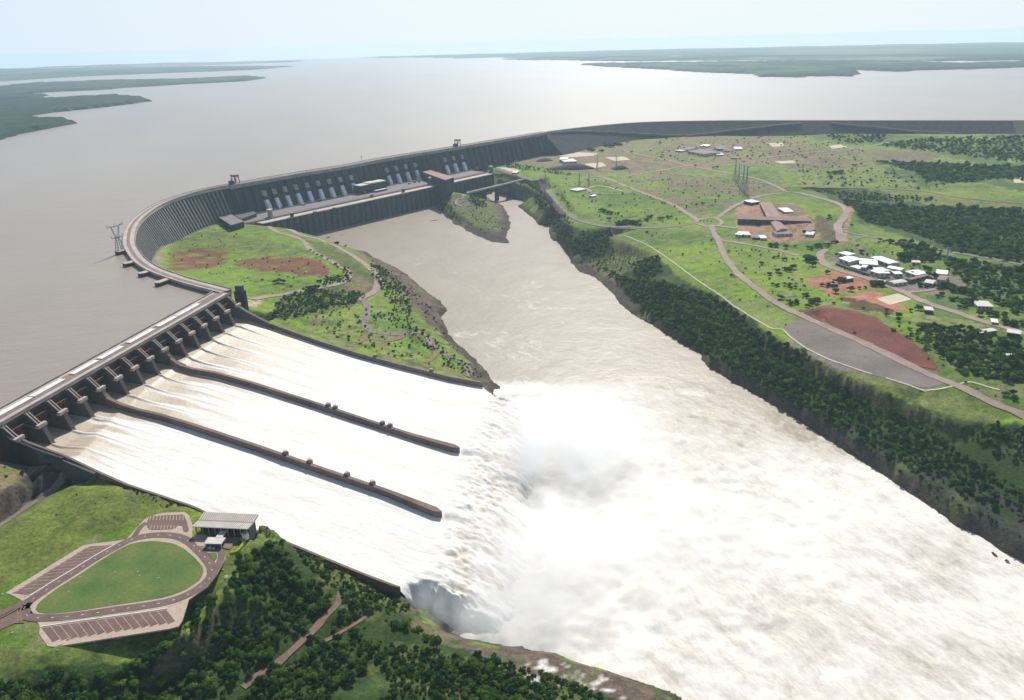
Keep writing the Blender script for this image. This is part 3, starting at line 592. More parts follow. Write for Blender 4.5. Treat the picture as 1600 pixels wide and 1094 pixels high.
# ------------------------------------------------------------------ FAR SHORES of the lake
def far_land(name, poly, zb, step, hmax, cols, nseed, ns):
    W = [P(x, y, 221) for x, y in poly]; W = np.array(W)
    x0, y0 = W.min(0); x1, y1 = W.max(0); sx, sy = step
    gx = np.arange(x0-sx, x1+2*sx, sx); gy = np.arange(y0-sy, y1+2*sy, sy); X, Y = np.meshgrid(gx, gy)
    jx = (fbm(X, Y, ns, 3, nseed)-.5)*ns*.35; ins = inpoly(X+jx, Y+jx, [tuple(q) for q in W]) & (np.hypot(X, Y) < 21300)
    n = fbm(X, Y, ns*.5, 3, nseed+3); r = RNG.random(X.shape)
    Z = np.where(ins, zb+hmax*(.45+.35*n+.35*r), 214.)
    f = fbm(X, Y, ns*2.2, 4, nseed+9)[..., None]; g = fbm(X, Y, ns*.9, 2, nseed+5)[..., None]
    c = np.where(f > .5, cols[0], np.where(g > .52, cols[1], cols[2]))*np.ones(X.shape+(1,))
    k = ins[:-1, :-1] | ins[1:, :-1] | ins[1:, 1:] | ins[:-1, 1:]
    return tag(gridmesh(name, X, Y, Z, k, M['ground'], {'Col': c}, smooth=False), kind='structure')
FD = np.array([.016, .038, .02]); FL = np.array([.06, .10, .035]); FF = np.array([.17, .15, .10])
far_land('peninsula', [(-60, 162), (0, 158), (90, 155), (180, 150), (215, 153), (236, 158), (200, 163), (120, 172), (80, 176), (40, 182), (60, 187), (95, 188), (112, 193), (80, 200), (40, 207), (0, 218), (-60, 240)], 221, (22, 22), 17, (FD, FD*1.2, FD*.9), 101, 120)
far_land('peninsula', [(-80, 152), (0, 150), (40, 148), (70, 150), (50, 154), (0, 157), (-80, 160)], 221, (30, 40), 16, (FD, FD, FD), 105, 150)
far_land('peninsula', [(-80, 140), (0, 136), (60, 130), (200, 126), (300, 124), (380, 120), (416, 122), (380, 127), (280, 132), (200, 137), (150, 141), (90, 143), (40, 147), (0, 150), (-80, 155)], 221, (45, 60), 17, (FD, FD*1.1, FL*.8), 109, 260)
far_land('far_shore', [(-100, 108), (60, 108), (200, 105), (350, 104), (455, 104), (400, 109), (320, 112), (260, 114), (120, 120), (0, 127), (-100, 133)], 221, (90, 150), 16, (FD, FL, FL), 113, 600)
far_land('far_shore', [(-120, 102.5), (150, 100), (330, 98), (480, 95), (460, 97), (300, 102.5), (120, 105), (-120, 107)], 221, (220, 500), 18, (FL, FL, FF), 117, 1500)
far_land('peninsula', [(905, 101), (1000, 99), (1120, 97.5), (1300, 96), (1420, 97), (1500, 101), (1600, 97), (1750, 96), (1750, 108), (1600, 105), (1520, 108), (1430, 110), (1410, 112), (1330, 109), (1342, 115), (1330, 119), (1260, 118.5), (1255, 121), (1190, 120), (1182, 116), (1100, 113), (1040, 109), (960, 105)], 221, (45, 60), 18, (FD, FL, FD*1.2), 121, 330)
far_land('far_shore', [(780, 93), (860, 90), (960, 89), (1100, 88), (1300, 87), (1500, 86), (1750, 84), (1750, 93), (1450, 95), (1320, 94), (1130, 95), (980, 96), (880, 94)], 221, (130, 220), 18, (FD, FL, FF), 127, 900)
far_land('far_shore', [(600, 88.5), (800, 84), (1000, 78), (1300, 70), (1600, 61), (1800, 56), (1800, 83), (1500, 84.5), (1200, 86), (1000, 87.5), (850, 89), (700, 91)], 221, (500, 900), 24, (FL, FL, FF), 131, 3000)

# ------------------------------------------------------------------ SPILLWAY
UX = ch; UC = cd
def SP(s, c): return O+ch*s+cd*c
spill = thing('spillway', (*SP(0, 175), 185), 'long brown concrete spillway with fourteen open gates pouring white water', 'dam')
spill['group'] = 'parts of the dam line'; del spill['group']
mb = MB(); mb.prism([SP(-24, -9), SP(0, -9), SP(0, 380), SP(-24, 380)], 222.6, 224.4); mb.build('bridge_deck', M['deck'], spill)
mb = MB(); mb.prism([SP(-19, -6), SP(-7.5, -6), SP(-7.5, 380), SP(-19, 380)], 224.3, 224.7); mb.build('roadway', M['deck_brown'], spill)
mb = MB(); mb.prism([SP(-24.3, -9), SP(-23, -9), SP(-23, 380), SP(-24.3, 380)], 223, 226); mb.prism([SP(-.6, -9), SP(.2, -9), SP(.2, 380), SP(-.6, 380)], 224, 225.8); mb.build('parapet', M['concrete'], spill)
mb = MB(); mb.prism([SP(-23.5, -9), SP(-3, -9), SP(-3, 380), SP(-23.5, 380)], 170, 222.7); mb.build('crest_wall', M['gate'], spill)
for a, b in ((38, 82), (84, 118), (126, 168), (178, 212), (216, 250), (262, 300), (302, 340), (344, 372)):
    mb = MB(); mb.prism([SP(-17, a), SP(-11, a), SP(-11, b), SP(-17, b)], 224.6, 225.7); mb.build('white_cover_panel', M['white'], spill)
for k in range(15):
    o = SP(0, 25*k); wide = k in WALLK
    prof_ = [(-4, 184), (-4, 222), (3, 222), (12.5, 212), (16, 211), (17, 207), (20.5, 196), (20.5, 184)]+([] if not wide else [])
    if wide: prof_ = prof_[:-2]+[(24, 199), (34, 195), (34, 184)]
    mb = MB(); mb.slab(prof_, o, ch, cd, 4.4); pi = mb.build('pier', M['pier'], spill)
    mb = MB(); mb.prism([o+ch*12.5-cd*4.8, o+ch*15.5-cd*4.8, o+ch*15.5+cd*4.8, o+ch*12.5+cd*4.8], 210.5, 213.6); mb.build('gate_bearing_beam', M['deck'], pi)
    mb = MB()
    mb.slab([(3, 222), (3, 223), (12.5, 213), (12.5, 211)], o+cd*1.5, ch, cd, .7); mb.slab([(3, 222), (3, 223), (12.5, 213), (12.5, 211)], o-cd*1.5, ch, cd, .7)
    mb.build('stair_block', M['deck'], pi)
    if not wide:   # pointed tail
        mb = MB(); mb.prism([o+ch*20.5-cd*2.2, o+ch*25, o+ch*20.5+cd*2.2], 180, [196, 191.5, 196]); mb.build('pier_tail', M['pier'], pi)
for k in range(14):
    c0, c1 = 25*k+2.6, 25*k+22.4
    rows = []
    for t in np.linspace(0, 1, 9):
        a = R(-12+62*t); rr = 14.; s_ = 13.5-rr*math.cos(a); z_ = 208+rr*math.sin(a)*.8
        rows.append([(*SP(s_, c0), z_), (*SP(s_, c1), z_), (*SP(s_-1, c1), z_), (*SP(s_-1, c0), z_)])
    mb = MB(); mb.strip(rows, True); g = mb.build('radial_gate', M['gate'], spill)
    mb = MB()
    for cc in (c0+2, c1-2):
        for zz in (206, 214): mb.bar((*SP(1, cc), zz), (*SP(12.5, cc), 210.5), .6)
    for i in range(5): mb.bar((*SP(.3, c0+2+i*3.9), 201), (*SP(1.2, c0+2+i*3.9), 216), .35)
    mb.build('gate_arm', M['gate'], g)
# training walls and dividing walls
wlab = ['slim dark wall along the far edge of the farthest chute, beside the grassy peninsula', 'upper dividing wall between white chutes with two pairs of small vents', 'lower dividing wall between white chutes with four single vents', 'low training wall along the near edge of the nearest chute above the green hill']
wnm = ['training_wall', 'dividing_wall', 'dividing_wall', 'training_wall']
VENT = [[(585, 556), (673, 578)], [(511, 635), (522, 639), (596, 664), (608, 668)], [(443, 706), (481, 720), (540, 743), (580, 757)], []]
for i, wd in enumerate(WALL):
    t0 = thing(wnm[i], (*wd['o'], wz(i, 0)), wlab[i], 'wall')
    S = np.r_[np.linspace(20, wd['L']-6, 64)]
    rows = []
    for s_ in S:
        q = wd['o']+wd['ax']*s_; z_ = wz(i, s_)-(0 if i != 3 else float(np.interp(s_, [60, 100], [0, .8]))); h_ = (1.5, 1.8, 1.8, 1.0)[i]
        if s_ > wd['L']-60: h_ *= 1+.9*(s_-wd['L']+60)/60*(i in (1, 2))
        zb = z_-26
        rows.append([(*(q-wd['nr']*h_), zb), (*(q-wd['nr']*h_), z_), (*(q+wd['nr']*h_), z_), (*(q+wd['nr']*h_), zb)])
    q = wd['o']+wd['ax']*wd['L']; rows.append([(*(q-wd['nr']*.6), 108), (*(q-wd['nr']*.6), LIPZ), (*(q+wd['nr']*.6), LIPZ), (*(q+wd['nr']*.6), 108)])
    mb = MB(); mb.strip(rows, True); mb.build('wall_body', M['wall_top'], t0)
    mb = MB(); mb.strip([[tuple(np.array(r[1])+(0, 0, -.3)), tuple(np.array(r[1])+(0, 0, .5)), tuple(np.array(r[2])+(0, 0, .5)), tuple(np.array(r[2])+(0, 0, -.3))] for r in rows], True); mb.build('coping', M['wall_top'] if i else M['deck_brown'], t0)
    if i == 3:
        mb = MB(); mb.slab([(0, 180), (0, 221), (14, 212), (20, 212), (36, 208), (62, 203.5), (62, 176)], wd['o']-wd['nr']*2.5, wd['ax'], wd['nr'], 3); mb.build('abutment_wall', M['dark_concrete'], t0)
        mb = MB(); mb.slab([(36, 170), (36, 207), (60, 202.5), (92, 194), (92, 170)], wd['o']-wd['nr']*2.6, wd['ax'], wd['nr'], 3); mb.build('retaining_face', M['darkwall'], t0)
    if i == 0:
        mb = MB(); mb.slab([(0, 176), (0, 221), (12, 213), (24, 206), (40, 198.5), (62, 189), (62, 170)], wd['o'], wd['ax'], wd['nr'], 4.4); mb.build('abutment_wall', M['pier'], t0)
    for vx, vy in VENT[i]:
        d = ray(vx, vy); t = (wd['o']@wd['nr'])/(d[:2]@wd['nr']); s_ = float(((d*t)[:2]-wd['o'])@wd['ax']); q = wd['o']+wd['ax']*s_+wd['nr']*2.2; z_ = wz(i, s_)
        mb = MB(); mb.box(q, wd['ax'], wd['nr'], 4.2, 4, z_-8, z_+2.2); v_ = mb.build('vent_block', M['wall_top'], t0)
        mb = MB(); mb.prism([q+(wd['ax']*math.cos(a)+wd['nr']*math.sin(a))*1.6 for a in np.linspace(0, 6.28, 9)[:-1]], z_+2.2, z_+3.6); mb.build('vent_cap', M['deck'], v_)
# chute body and the water on it
chutes_lab = ['farthest', 'middle', 'nearest']
for j in range(3):
    nt_, nv = 230, [192, 128, 128][j]
    T = np.linspace(-.01, 1.0, nt_); V = np.linspace(0, 1, nv); TT, VV = np.meshgrid(T, V)
    XY = wsurf(j, TT.ravel(), VV.ravel()); X = XY[:, 0].reshape(TT.shape); Y = XY[:, 1].reshape(TT.shape); Zw = waterz(j, TT.ravel(), VV.ravel()).reshape(TT.shape)
    L = WALL[j]['L']; s_ = TT*L; bays = (WALLK[j+1]-WALLK[j]); vb = (VV*bays) % 1; dp = np.minimum(vb, 1-vb)*2      # 0 at a pier, 1 mid-bay
    nz = fbm(s_*.16, VV*bays*25., 5, 4, 200+j); nz2 = fbm(s_*.05, VV*bays*25., 3, 3, 210+j)
    wob = (fbm(s_*.045, VV*bays*25., 9, 4, 240+j)-.5)
    dq = np.clip(dp+wob*.55*sstep(26, 80, s_), 0, 1)
    reach = 24+[105, 72, 44][j]*dq**1.15+75*(nz2-.5)+16*np.sin(VV*bays*2.1+j)
    f = sstep(-30, 45, s_-reach)
    core = np.exp(-((dq)/.16)**2)*sstep(19, 26, s_); f = np.maximum(f, core*.9)
    st_ = fbm(s_*.05, VV*bays*25., 1.6, 3, 250+j)
    f = np.clip(f*(.72+.5*st_)+(st_-.5)*.5*(s_ > 22)*(1-f), 0, 1)
    f = np.clip(f, 0, 1)*(.84+.22*fbm(s_*.04, VV*bays*25., 5, 4, 220+j))+.04
    edge = np.minimum(VV, 1-VV)*bays*25
    Zw = Zw+(nz-.5)*.5+1.8*np.exp(-((dp)/.10)**2)*sstep(19, 24, s_)*np.exp(-np.maximum(s_-30, 0)/40)
    # beyond the lip: the jet falls into the river, breaking up
    T2 = np.linspace(0, 78, 46)[1:]; lipz = Zw[:, -1]; axm = np.stack([np.interp(V, [0, 1], [WALL[j]['ax'][k], WALL[j+1]['ax'][k]]) for k in (0, 1)], 1)
    X2 = X[:, -1:]+axm[:, 0:1]*T2; Y2 = Y[:, -1:]+axm[:, 1:2]*T2
    rag = fbm(X2, Y2, 14, 4, 230)-.5; rg2 = fbm(X2, Y2, 5, 3, 231)-.5
    lump = np.clip(T2/22., 0, 1)
    Z2 = lipz[:, None]+.10*T2-.0062*T2**2*(1+.25*(fbm(V[:, None]*40+T2*0, V[:, None]*0+T2*0, 4, 2, 233)-.5))+(rag*6+rg2*3.5)*lump
    Z2 = np.maximum(Z2, ZR-2)
    ed_ = (V if j == 0 else 1-V)[:, None]*bays*25+(1e3 if j == 1 else 0)
    Z2 = Z2-(Z2-104)*np.clip(1-ed_/(6+26*fbm(X2, Y2, 7, 3, 236)), 0, 1)**1.2*np.clip(T2/20., 0, 1)*(.75+.5*fbm(X2, Y2, 5, 3, 237))
    for vv in ((1,), (0, 1), (0,))[j]: Z2 = Z2-3.5*np.exp(-((np.abs(V-vv)[:, None]*bays*25)/4.5)**2)*np.exp(-((T2-6)/14.)**2)
    F2 = f[:, -1:]*(1-lump)+(.86+rag*1.1+rg2*.9)*lump
    X = np.c_[X, X2]; Y = np.c_[Y, Y2]; Zw = np.c_[Zw, Z2]; f = np.c_[f, F2]
    tag(gridmesh('chute_water', X, Y, Zw, None, None or M.setdefault('chutewater', water_mat('chute_water', (.44, .36, .26), .45, .35, .3, (.72, .70, .655), stretch=(.25, 1.2, 1, math.atan2(ch[1], ch[0])))), {'foam': f}), kind='structure')
    # concrete apron below
    rows = []
    for t in np.linspace(-.02, .985, 30):
        a = wsurf(j, np.array([t, t]), np.array([0., 1.])); z0, z1 = waterz(j, np.array([t, t]), np.array([0., 1.]))-3
        rows.append([(*a[0], 100), (*a[0], z0), (*a[1], z1), (*a[1], 100)])
    mb = MB(); mb.strip(rows, True); mb.build('chute_slab', M['dark_concrete'], spill)
# corner tower by the last gate
tb = P(372, 484, 190)
tw = thing('pier_tower', (*tb, 178), 'tall dark leaning-looking concrete shaft at the inner corner of the spillway', 'tower')
a_, b_ = np.array(P(366, 441, 226)), None
mb = MB(); mb.box(tb+np.array([4, 6]), ch, cd, 13, 8, 170, 214); mb.build('shaft', M['dark_concrete'], tw)
mb = MB(); mb.box(tb+np.array([4, 6]), ch, cd, 9.5, 6, 214, 221); mb.build('shaft_head', M['darkwall'], tw)

# ------------------------------------------------------------------ CURVED WING DAM + MAIN DAM + ROCKFILL DAM
def seg(i0, i1): return slice(i0, i1+1)
dM = [np.argmin(np.hypot(CR[:, 0]-P(x, y, 225)[0], CR[:, 1]-P(x, y, 225)[1])) for x, y in ((345, 457), (345, 289), (852, 206), (1580, 188))]
DN = -nrm                      # towards the downstream side
def dam_rows(i0, i1, prof_):   # prof_: list of (offset downstream, z) closed section
    return [[(*(CR[i]+DN[i]*o_), z_ if not callable(z_) else z_(i)) for o_, z_ in prof_] for i in range(i0, i1+1)]
# make sure DN points downstream (towards the land point)
probe = P(400, 420, 150); 
if (probe-CR[dM[0]+10])@DN[dM[0]+10] < 0: DN = -DN
wing = thing('wing_dam', (*CR[(dM[0]+dM[1])//2], 150), 'sweeping curved concrete buttress dam at left around the green field', 'dam')
i0, i1 = dM[0], dM[1]
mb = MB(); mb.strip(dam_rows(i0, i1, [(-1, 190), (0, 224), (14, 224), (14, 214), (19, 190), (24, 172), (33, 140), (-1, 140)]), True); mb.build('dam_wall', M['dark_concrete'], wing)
mb = MB(); mb.strip(dam_rows(i0, i1, [(-2, 222), (-2, 225), (15.5, 225), (15.5, 219), (13, 219), (13, 222)]), True); mb.build('crest_deck', M['deck'], wing)
mb = MB(); mb.strip(dam_rows(i0, i1, [(3, 224.8), (3, 225.3), (8, 225.3), (8, 224.8)]), True); mb.build('crest_road', M['deck_brown'], wing)
mb = MB(); mb.strip(dam_rows(i0, i1, [(-2.5, 223), (-2.5, 226.2), (-1.5, 226.2), (-1.5, 223)]), True); mb.strip(dam_rows(i0, i1, [(15, 224), (15, 226.2), (15.8, 226.2), (15.8, 224)]), True); mb.build('parapet', M['concrete'], wing)
acc = 0
for i in range(i0+2, i1-1):
    for sub in ((0,) if True else ()):
        q = CR[i]; dn = DN[i]; tg = np.array([-dn[1], dn[0]])
        mb = MB(); mb.slab([(8, 140), (12, 218), (16, 218), (50, 140)], q, dn, tg, 4.0); mb.build('buttress', M['rib'], wing)
# intake spurs on the lake side
for k, (tip, root) in enumerate((((181, 393.5), (195, 390)), ((193, 412), (209, 408)), ((217, 427.5), (233, 423)), ((244, 442), (263, 435)))):
    a = P(*tip, 225); b = P(*root, 225); d = (b-a)/np.linalg.norm(b-a); n_ = np.array([-d[1], d[0]]); Ls = np.linalg.norm(b-a)+6
    pr = [a-n_*3, a+d*3-n_*5, a+d*Ls-n_*5, a+d*Ls+n_*5, a+d*3+n_*5, a+n_*3]
    mb = MB(); mb.prism(pr, 200, 224.2); sp_part = mb.build('intake_spur', M['dark_concrete'], wing)
    mb = MB(); mb.prism([a+(q_-a)*1.0 for q_ in pr], 224.2, 225.2); mb.build('spur_deck', M['deck'], sp_part)
cq = P(331, 461, 224); mb = MB(); mb.box(cq, ch, cd, 12, 10, 205, 223.5); mb.build('corner_platform', M['concrete'], wing)

main = thing('main_dam', (*CR[(dM[1]+dM[2])//2], 144), 'straight dark concrete main dam running behind the powerhouse', 'dam')
i0, i1 = dM[1], dM[2]
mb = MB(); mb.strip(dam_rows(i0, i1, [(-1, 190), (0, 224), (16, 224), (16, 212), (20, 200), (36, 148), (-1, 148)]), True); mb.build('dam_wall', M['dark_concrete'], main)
mb = MB(); mb.strip(dam_rows(i0, i1, [(-2, 222), (-2, 225), (19, 225), (19, 216.5), (14, 216.5), (14, 222)]), True); mb.build('crest_deck', M['concrete'], main)
mb = MB(); mb.strip(dam_rows(i0, i1, [(4, 224.8), (4, 225.3), (12, 225.3), (12, 224.8)]), True); mb.build('crest_road', M['deck_brown'], main)
mb = MB(); mb.strip(dam_rows(i0, i1, [(-2.5, 223), (-2.5, 226.2), (-1.5, 226.2), (-1.5, 223)]), True); mb.build('parapet', M['concrete'], main)
for i in range(i0+1, i1, 2):
    q = CR[i]+0; dn = DN[i]; tg = np.array([-dn[1], dn[0]])
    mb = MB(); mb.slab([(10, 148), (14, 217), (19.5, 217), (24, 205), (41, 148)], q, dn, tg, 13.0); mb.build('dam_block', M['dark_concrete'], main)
    if i % 6 == 1: mb = MB(); mb.box(q+dn*1, tg, dn, 9, 5, 224, 228.5); mb.build('intake_hoist_house', M['darkwall'], main)
rock = thing('rockfill_dam', (*CR[(dM[2]+dM[3])//2], 178), 'long low dark rockfill embankment closing the lake at upper right', 'dam')
i0, i1 = dM[2], dM[3]
def zf(i): return 140
mb = MB(); mb.strip(dam_rows(i0-1, i1, [(-6, 210), (0, 224.5), (11, 224.5), (34, 207), (110, 150), (-6, 150)]), True); mb.build('embankment', M['rockfill'], rock)
mb = MB(); mb.strip(dam_rows(i0-1, i1+12, [(-1.5, 223.5), (-1.5, 225.6), (9, 225.2), (9, 223.5)]), True); mb.build('crest_road', M['road'], rock)
def dam_ramp(pts):  # diagonal haul road along the downstream face: px points lying on the face
    out = []
    for x, y in pts:
        best = None
        for o_, z_ in [(11+(o-11), 224.5-(o-11)*(17.5/23) if o < 34 else 207-(o-34)*.75) for o in np.linspace(11, 100, 60)]:
            # candidate points on the face at this offset: project and compare
            XYc = CR[i0:i1+1]+DN[i0:i1+1]*o_; px_, py_ = project(XYc[:, 0], XYc[:, 1], np.full(len(XYc), z_))
            k = np.argmin(np.abs(px_-x)); e = abs(py_[k]-y)
            if best is None or e < best[0]: best = (e, o_, z_, i0+k)
        out.append(best)
    pl = np.array([[*(CR[b[3]]+DN[b[3]]*b[1]), b[2]] for b in out]); dn = np.array([DN[b[3]] for b in out])
    rows = []
    for q, d in zip(pl, dn):
        rows.append([(q[0]-d[0]*2, q[1]-d[1]*2, q[2]-3), (q[0]-d[0]*2, q[1]-d[1]*2, q[2]+1.6), (q[0]+d[0]*4.5, q[1]+d[1]*4.5, q[2]+1.4), (q[0]+d[0]*4.5, q[1]+d[1]*4.5, q[2]-6)])
    return rows
for pts_ in ([(x, np.interp(x, [862, 900, 960, 1030, 1090], [207, 204.8, 206.5, 210, 212.2])) for x in range(862, 1075, 12)], [(x, np.interp(x, [1072, 1140, 1200, 1262], [211.5, 204, 197, 190.5])) for x in range(1072, 1263, 12)], [(x, np.interp(x, [1300, 1380, 1440, 1500], [191.5, 200, 205.5, 208.5])) for x in range(1300, 1500, 12)]):
    mb = MB(); mb.strip(dam_ramp(pts_), True); mb.build('haul_road', M['gravel'], rock)
i2 = min(len(CR)-1, i1+60)
emb = MB(); emb.strip(dam_rows(i1, i2, [(-6, 210), (0, 224), (11, 224), (70, 178), (100, 160), (-6, 160)]), True)
tag(emb.build('earthfill_dam', M['grassfill']), 'pinkish brown earth embankment at the right end of the dark dam', 'dam')

# ------------------------------------------------------------------ POWERHOUSE
e0 = P(425, 346, 154); e1 = P(770, 271.5, 154); pu = (e1-e0)/np.linalg.norm(e1-e0); pn = np.array([-pu[1], pu[0]])
if (P(550, 290, 144)-e0)@pn < 0: pn = -pn
PL = float(np.linalg.norm(e1-e0))
def PH(a, b): return e0+pu*a+pn*b
ph_ = thing('powerhouse', (*PH(PL/2, 45), 100), 'very long powerhouse with brown roof and white penstocks at the dam foot', 'powerhouse')
def pbox(nm, a0, a1, b0, b1, z0, z1, m_, par=None):
    mb = MB(); mb.prism([PH(a0, b0), PH(a1, b0), PH(a1, b1), PH(a0, b1)], z0, z1); return mb.build(nm, m_, par or ph_)
pbox('downstream_wall', -6, PL, 0, 30, 92, 152.6, M['darkwall'])
pbox('downstream_deck', -25, PL, -1, 22, 152.4, 154, M['deck'])
pbox('roof_slab', -70, PL-6, 26, 84, 140, 157.6, M['roof_grey'])
pbox('roof_parapet', -70, PL-6, 22.2, 26.2, 150, 157, M['roof_clay'])
pbox('service_deck', -30, PL+10, 84.2, 126, 140, 158.2, M['deck'])
for k in range(int(PL//17)):
    a = k*17.3+3
    pbox('wall_rib', a, a+5, -3.5, 0, 96, 152.2, M['dark_concrete'])
for k in range(26):
    pass
PENX = [(419, 328), (436, 325), (453, 321.5), (470, 318), (486.5, 314.5), (502, 311), (517.5, 307.5), (532.5, 304), (548, 300.5), (605, 288), (619, 285), (633, 282), (646, 279), (690, 270), (703.5, 267.5), (716.5, 265)]
iC = np.arange(dM[1], dM[2]+1)
for x, y in PENX:
    q = P(x, y, 158); a = float((q-e0)@pu); k = iC[np.argmin(np.abs((CR[iC]-e0)@pu-a))]; dn = DN[k]; tg = np.array([-dn[1], dn[0]])
    c0_ = CR[k]; a_ = (q-c0_)@tg; c0_ = c0_+tg*a_
    mb = MB(); mb.slab([(36, 156), (47, 156), (42, 168), (34.5, 182), (28, 180)], c0_, dn, tg, 9.5); pp = mb.build('penstock', M['penstock'], ph_)
    mb = MB(); mb.slab([(27, 180), (33, 182), (30, 192), (25, 191)], c0_, dn, tg, 10.5); mb.build('penstock_collar', M['dark_concrete'], pp)
    mb = MB(); mb.slab([(23, 189), (32, 190), (28, 202), (20, 202)], c0_, dn, tg, 10); mb.build('upper_casing', M['intake'], pp)
# things standing on or beside it
def roofbox(name, p0, p1, p2, z, h, wm, rm, label, cat, parent=None, group=None, over=.8, windows=0, ridge=0):
    a, b, c = P(*p0, z), P(*p1, z), P(*p2, z); u = b-a; L = np.linalg.norm(u); u /= L; n_ = np.array([-u[1], u[0]]); wd_ = (c-b)@n_
    if wd_ < 0: n_ = -n_; wd_ = -wd_
    cen = a+u*L/2+n_*wd_/2
    t = thing(name, (*cen, z-h), label, cat, group)
    mb = MB(); mb.box(cen, u, n_, L, wd_, z-h-3, z-.6); wll = mb.build('wall', wm, t)
    if ridge:
        q = lambda s_, v_, zz: (*(cen+u*s_*(L/2+over)+n_*v_*(wd_/2+over)), zz)
        if ridge > 0: rows = [[q(s_, -1, z-.6), q(s_, -1, z-.2), q(s_, 0, z+ridge), q(s_, 1, z-.2), q(s_, 1, z-.6)] for s_ in (-1, 1)]
        mb = MB(); mb.strip(rows, True)
    else:
        mb = MB(); mb.box(cen, u, n_, L+2*over, wd_+2*over, z-.6, z)
    mb.build('roof', rm, t)
    if windows:
        nw = windows; 
        for i in range(nw):
            s_ = (i+.5)/nw*L-L/2
            mb = MB(); mb.box(cen+u*s_-n_*(wd_/2+.05), u, n_, L/nw*.55, .3, z-h*.72, z-h*.3); mb.build('window', M['glass'], wll)
    return t
roofbox('assembly_hall', (322, 351), (363, 352), (379, 345), 163, 17, M['darkwall'], M['roof_grey'], 'large brown flat roofed hall at the left end of the powerhouse', 'building', over=.5, windows=0) if False else None
def quadbox(name, quad, z, z0, wm, rm, label, cat, lip=.8):
    Q = [P(x, y, z) for x, y in quad]; cen = sum(Q)/len(Q); t = thing(name, (*cen, z0), label, cat)
    mb = MB(); mb.prism([cen+(q-cen)*.985 for q in Q], z0, z-.7); mb.build('wall', wm, t)
    mb = MB(); mb.prism(Q, z-.7, z+lip-.8); mb.build('roof', rm, t); return t, Q, cen
quadbox('assembly_hall', [(337.5, 336.5), (355, 331), (381, 346), (361, 352)], 168, 145, M['dark_concrete'], M['roof_grey'], 'large brown flat roofed hall at the left end of the powerhouse', 'building')
t_, Q_, cen_ = quadbox('service_annex', [(361, 334), (391, 325.5), (401, 333.5), (377, 342)], 165, 148, M['darkwall'], M['darkwall'], 'dark low annex against the dam beside the brown roofed hall', 'building')
mb = MB(); mb.prism([cen_+(q-cen_)*1.0+np.array([14, 4]) for q in Q_][1:3]+[cen_+np.array([26, 26]), cen_+np.array([30, 40])], 140, 147); 
Q_ = [P(x, y, 157.7) for x, y in ((559, 304.5), (601, 295.5), (598.5, 292.5), (556.5, 301.5))]; cen_ = sum(Q_)/4
t_ = thing('control_building', (*cen_, 157), 'long blocky office building on the powerhouse roof between penstocks', 'building')
ub = (Q_[1]-Q_[0])/np.linalg.norm(Q_[1]-Q_[0]); nb = np.array([ub[1], -ub[0]]); Lb = np.linalg.norm(Q_[1]-Q_[0]); wdt = abs((Q_[2]-Q_[1])@nb)
mb = MB(); mb.box(cen_, ub, nb, Lb, wdt, 150, 177); wl_ = mb.build('wall', M['dark_concrete'], t_)
mb = MB(); mb.box(cen_-ub*Lb*.33, ub, nb, Lb*.31, wdt+.8, 176.8, 178.6); mb.box(cen_, ub, nb, Lb*.29, wdt+.8, 177.4, 180.4); mb.box(cen_+ub*Lb*.33, ub, nb, Lb*.31, wdt+.8, 177, 179.6); mb.build('roof', M['roof_pale'], t_)
for lv in (161, 166, 171):
    mb = MB(); mb.box(cen_+nb*(wdt/2+.2), ub, nb, Lb*.94, .5, lv, lv+2.4); mb.build('window_band', M['glass'], wl_)
mb = MB(); mb.box(cen_+nb*(wdt/2+12)+ub*Lb*.12, ub, nb, Lb*.42, 10, 155, 161.5); mb.build('annex', M['darkwall'], t_)
mb = MB(); mb.box(cen_+nb*(wdt/2+12)+ub*Lb*.12, ub, nb, Lb*.43, 11, 161.5, 162.3); mb.build('annex_roof', M['roof_pale'], t_)
t_, Q_, cen_ = quadbox('erection_hall', [(659.5, 268.5), (673, 266), (709.5, 277), (696, 281.5)], 178, 100, M['dark_concrete'], M['roof_clay'], 'tall pinkish roofed hall crossing the powerhouse near the small island', 'building')
ub = (Q_[3]-Q_[0])/np.linalg.norm(Q_[3]-Q_[0]); mb = MB(); nb = np.array([ub[1], -ub[0]])
for s_ in (.18, .34): mb.box(Q_[0]*(1-s_)+Q_[3]*s_, ub, nb, 16, 1, 158, 169)
mb.build('doorway', M['glass'], t_)
def lift_tower(x, ytop, z1, z0, lab, r=7.5, m_=None):
    q = P(x, ytop, z1); t = thing('lift_tower', (*q, z0), lab, 'tower', 'lift towers along the powerhouse deck')
    mb = MB(); mb.box(q, pu, pn, r, r, z0, z1-2.5); mb.build('shaft', m_ or M['wall_top'], t)
    mb = MB(); mb.box(q, pu, pn, r*1.35, r*1.35, z1-2.5, z1); mb.build('cap', M['roof_pale'], t)
lift_tower(421, 327, 174, 138, 'pale and reddish tower at the left end of the long brown powerhouse roof', m_=M['concrete'])
lift_tower(672.5, 277, 173, 120, 'reddish square tower just left of the tall hall crossing the powerhouse')
lift_tower(767, 259.5, 172, 120, 'square tower at the right end of the powerhouse near the bridge')
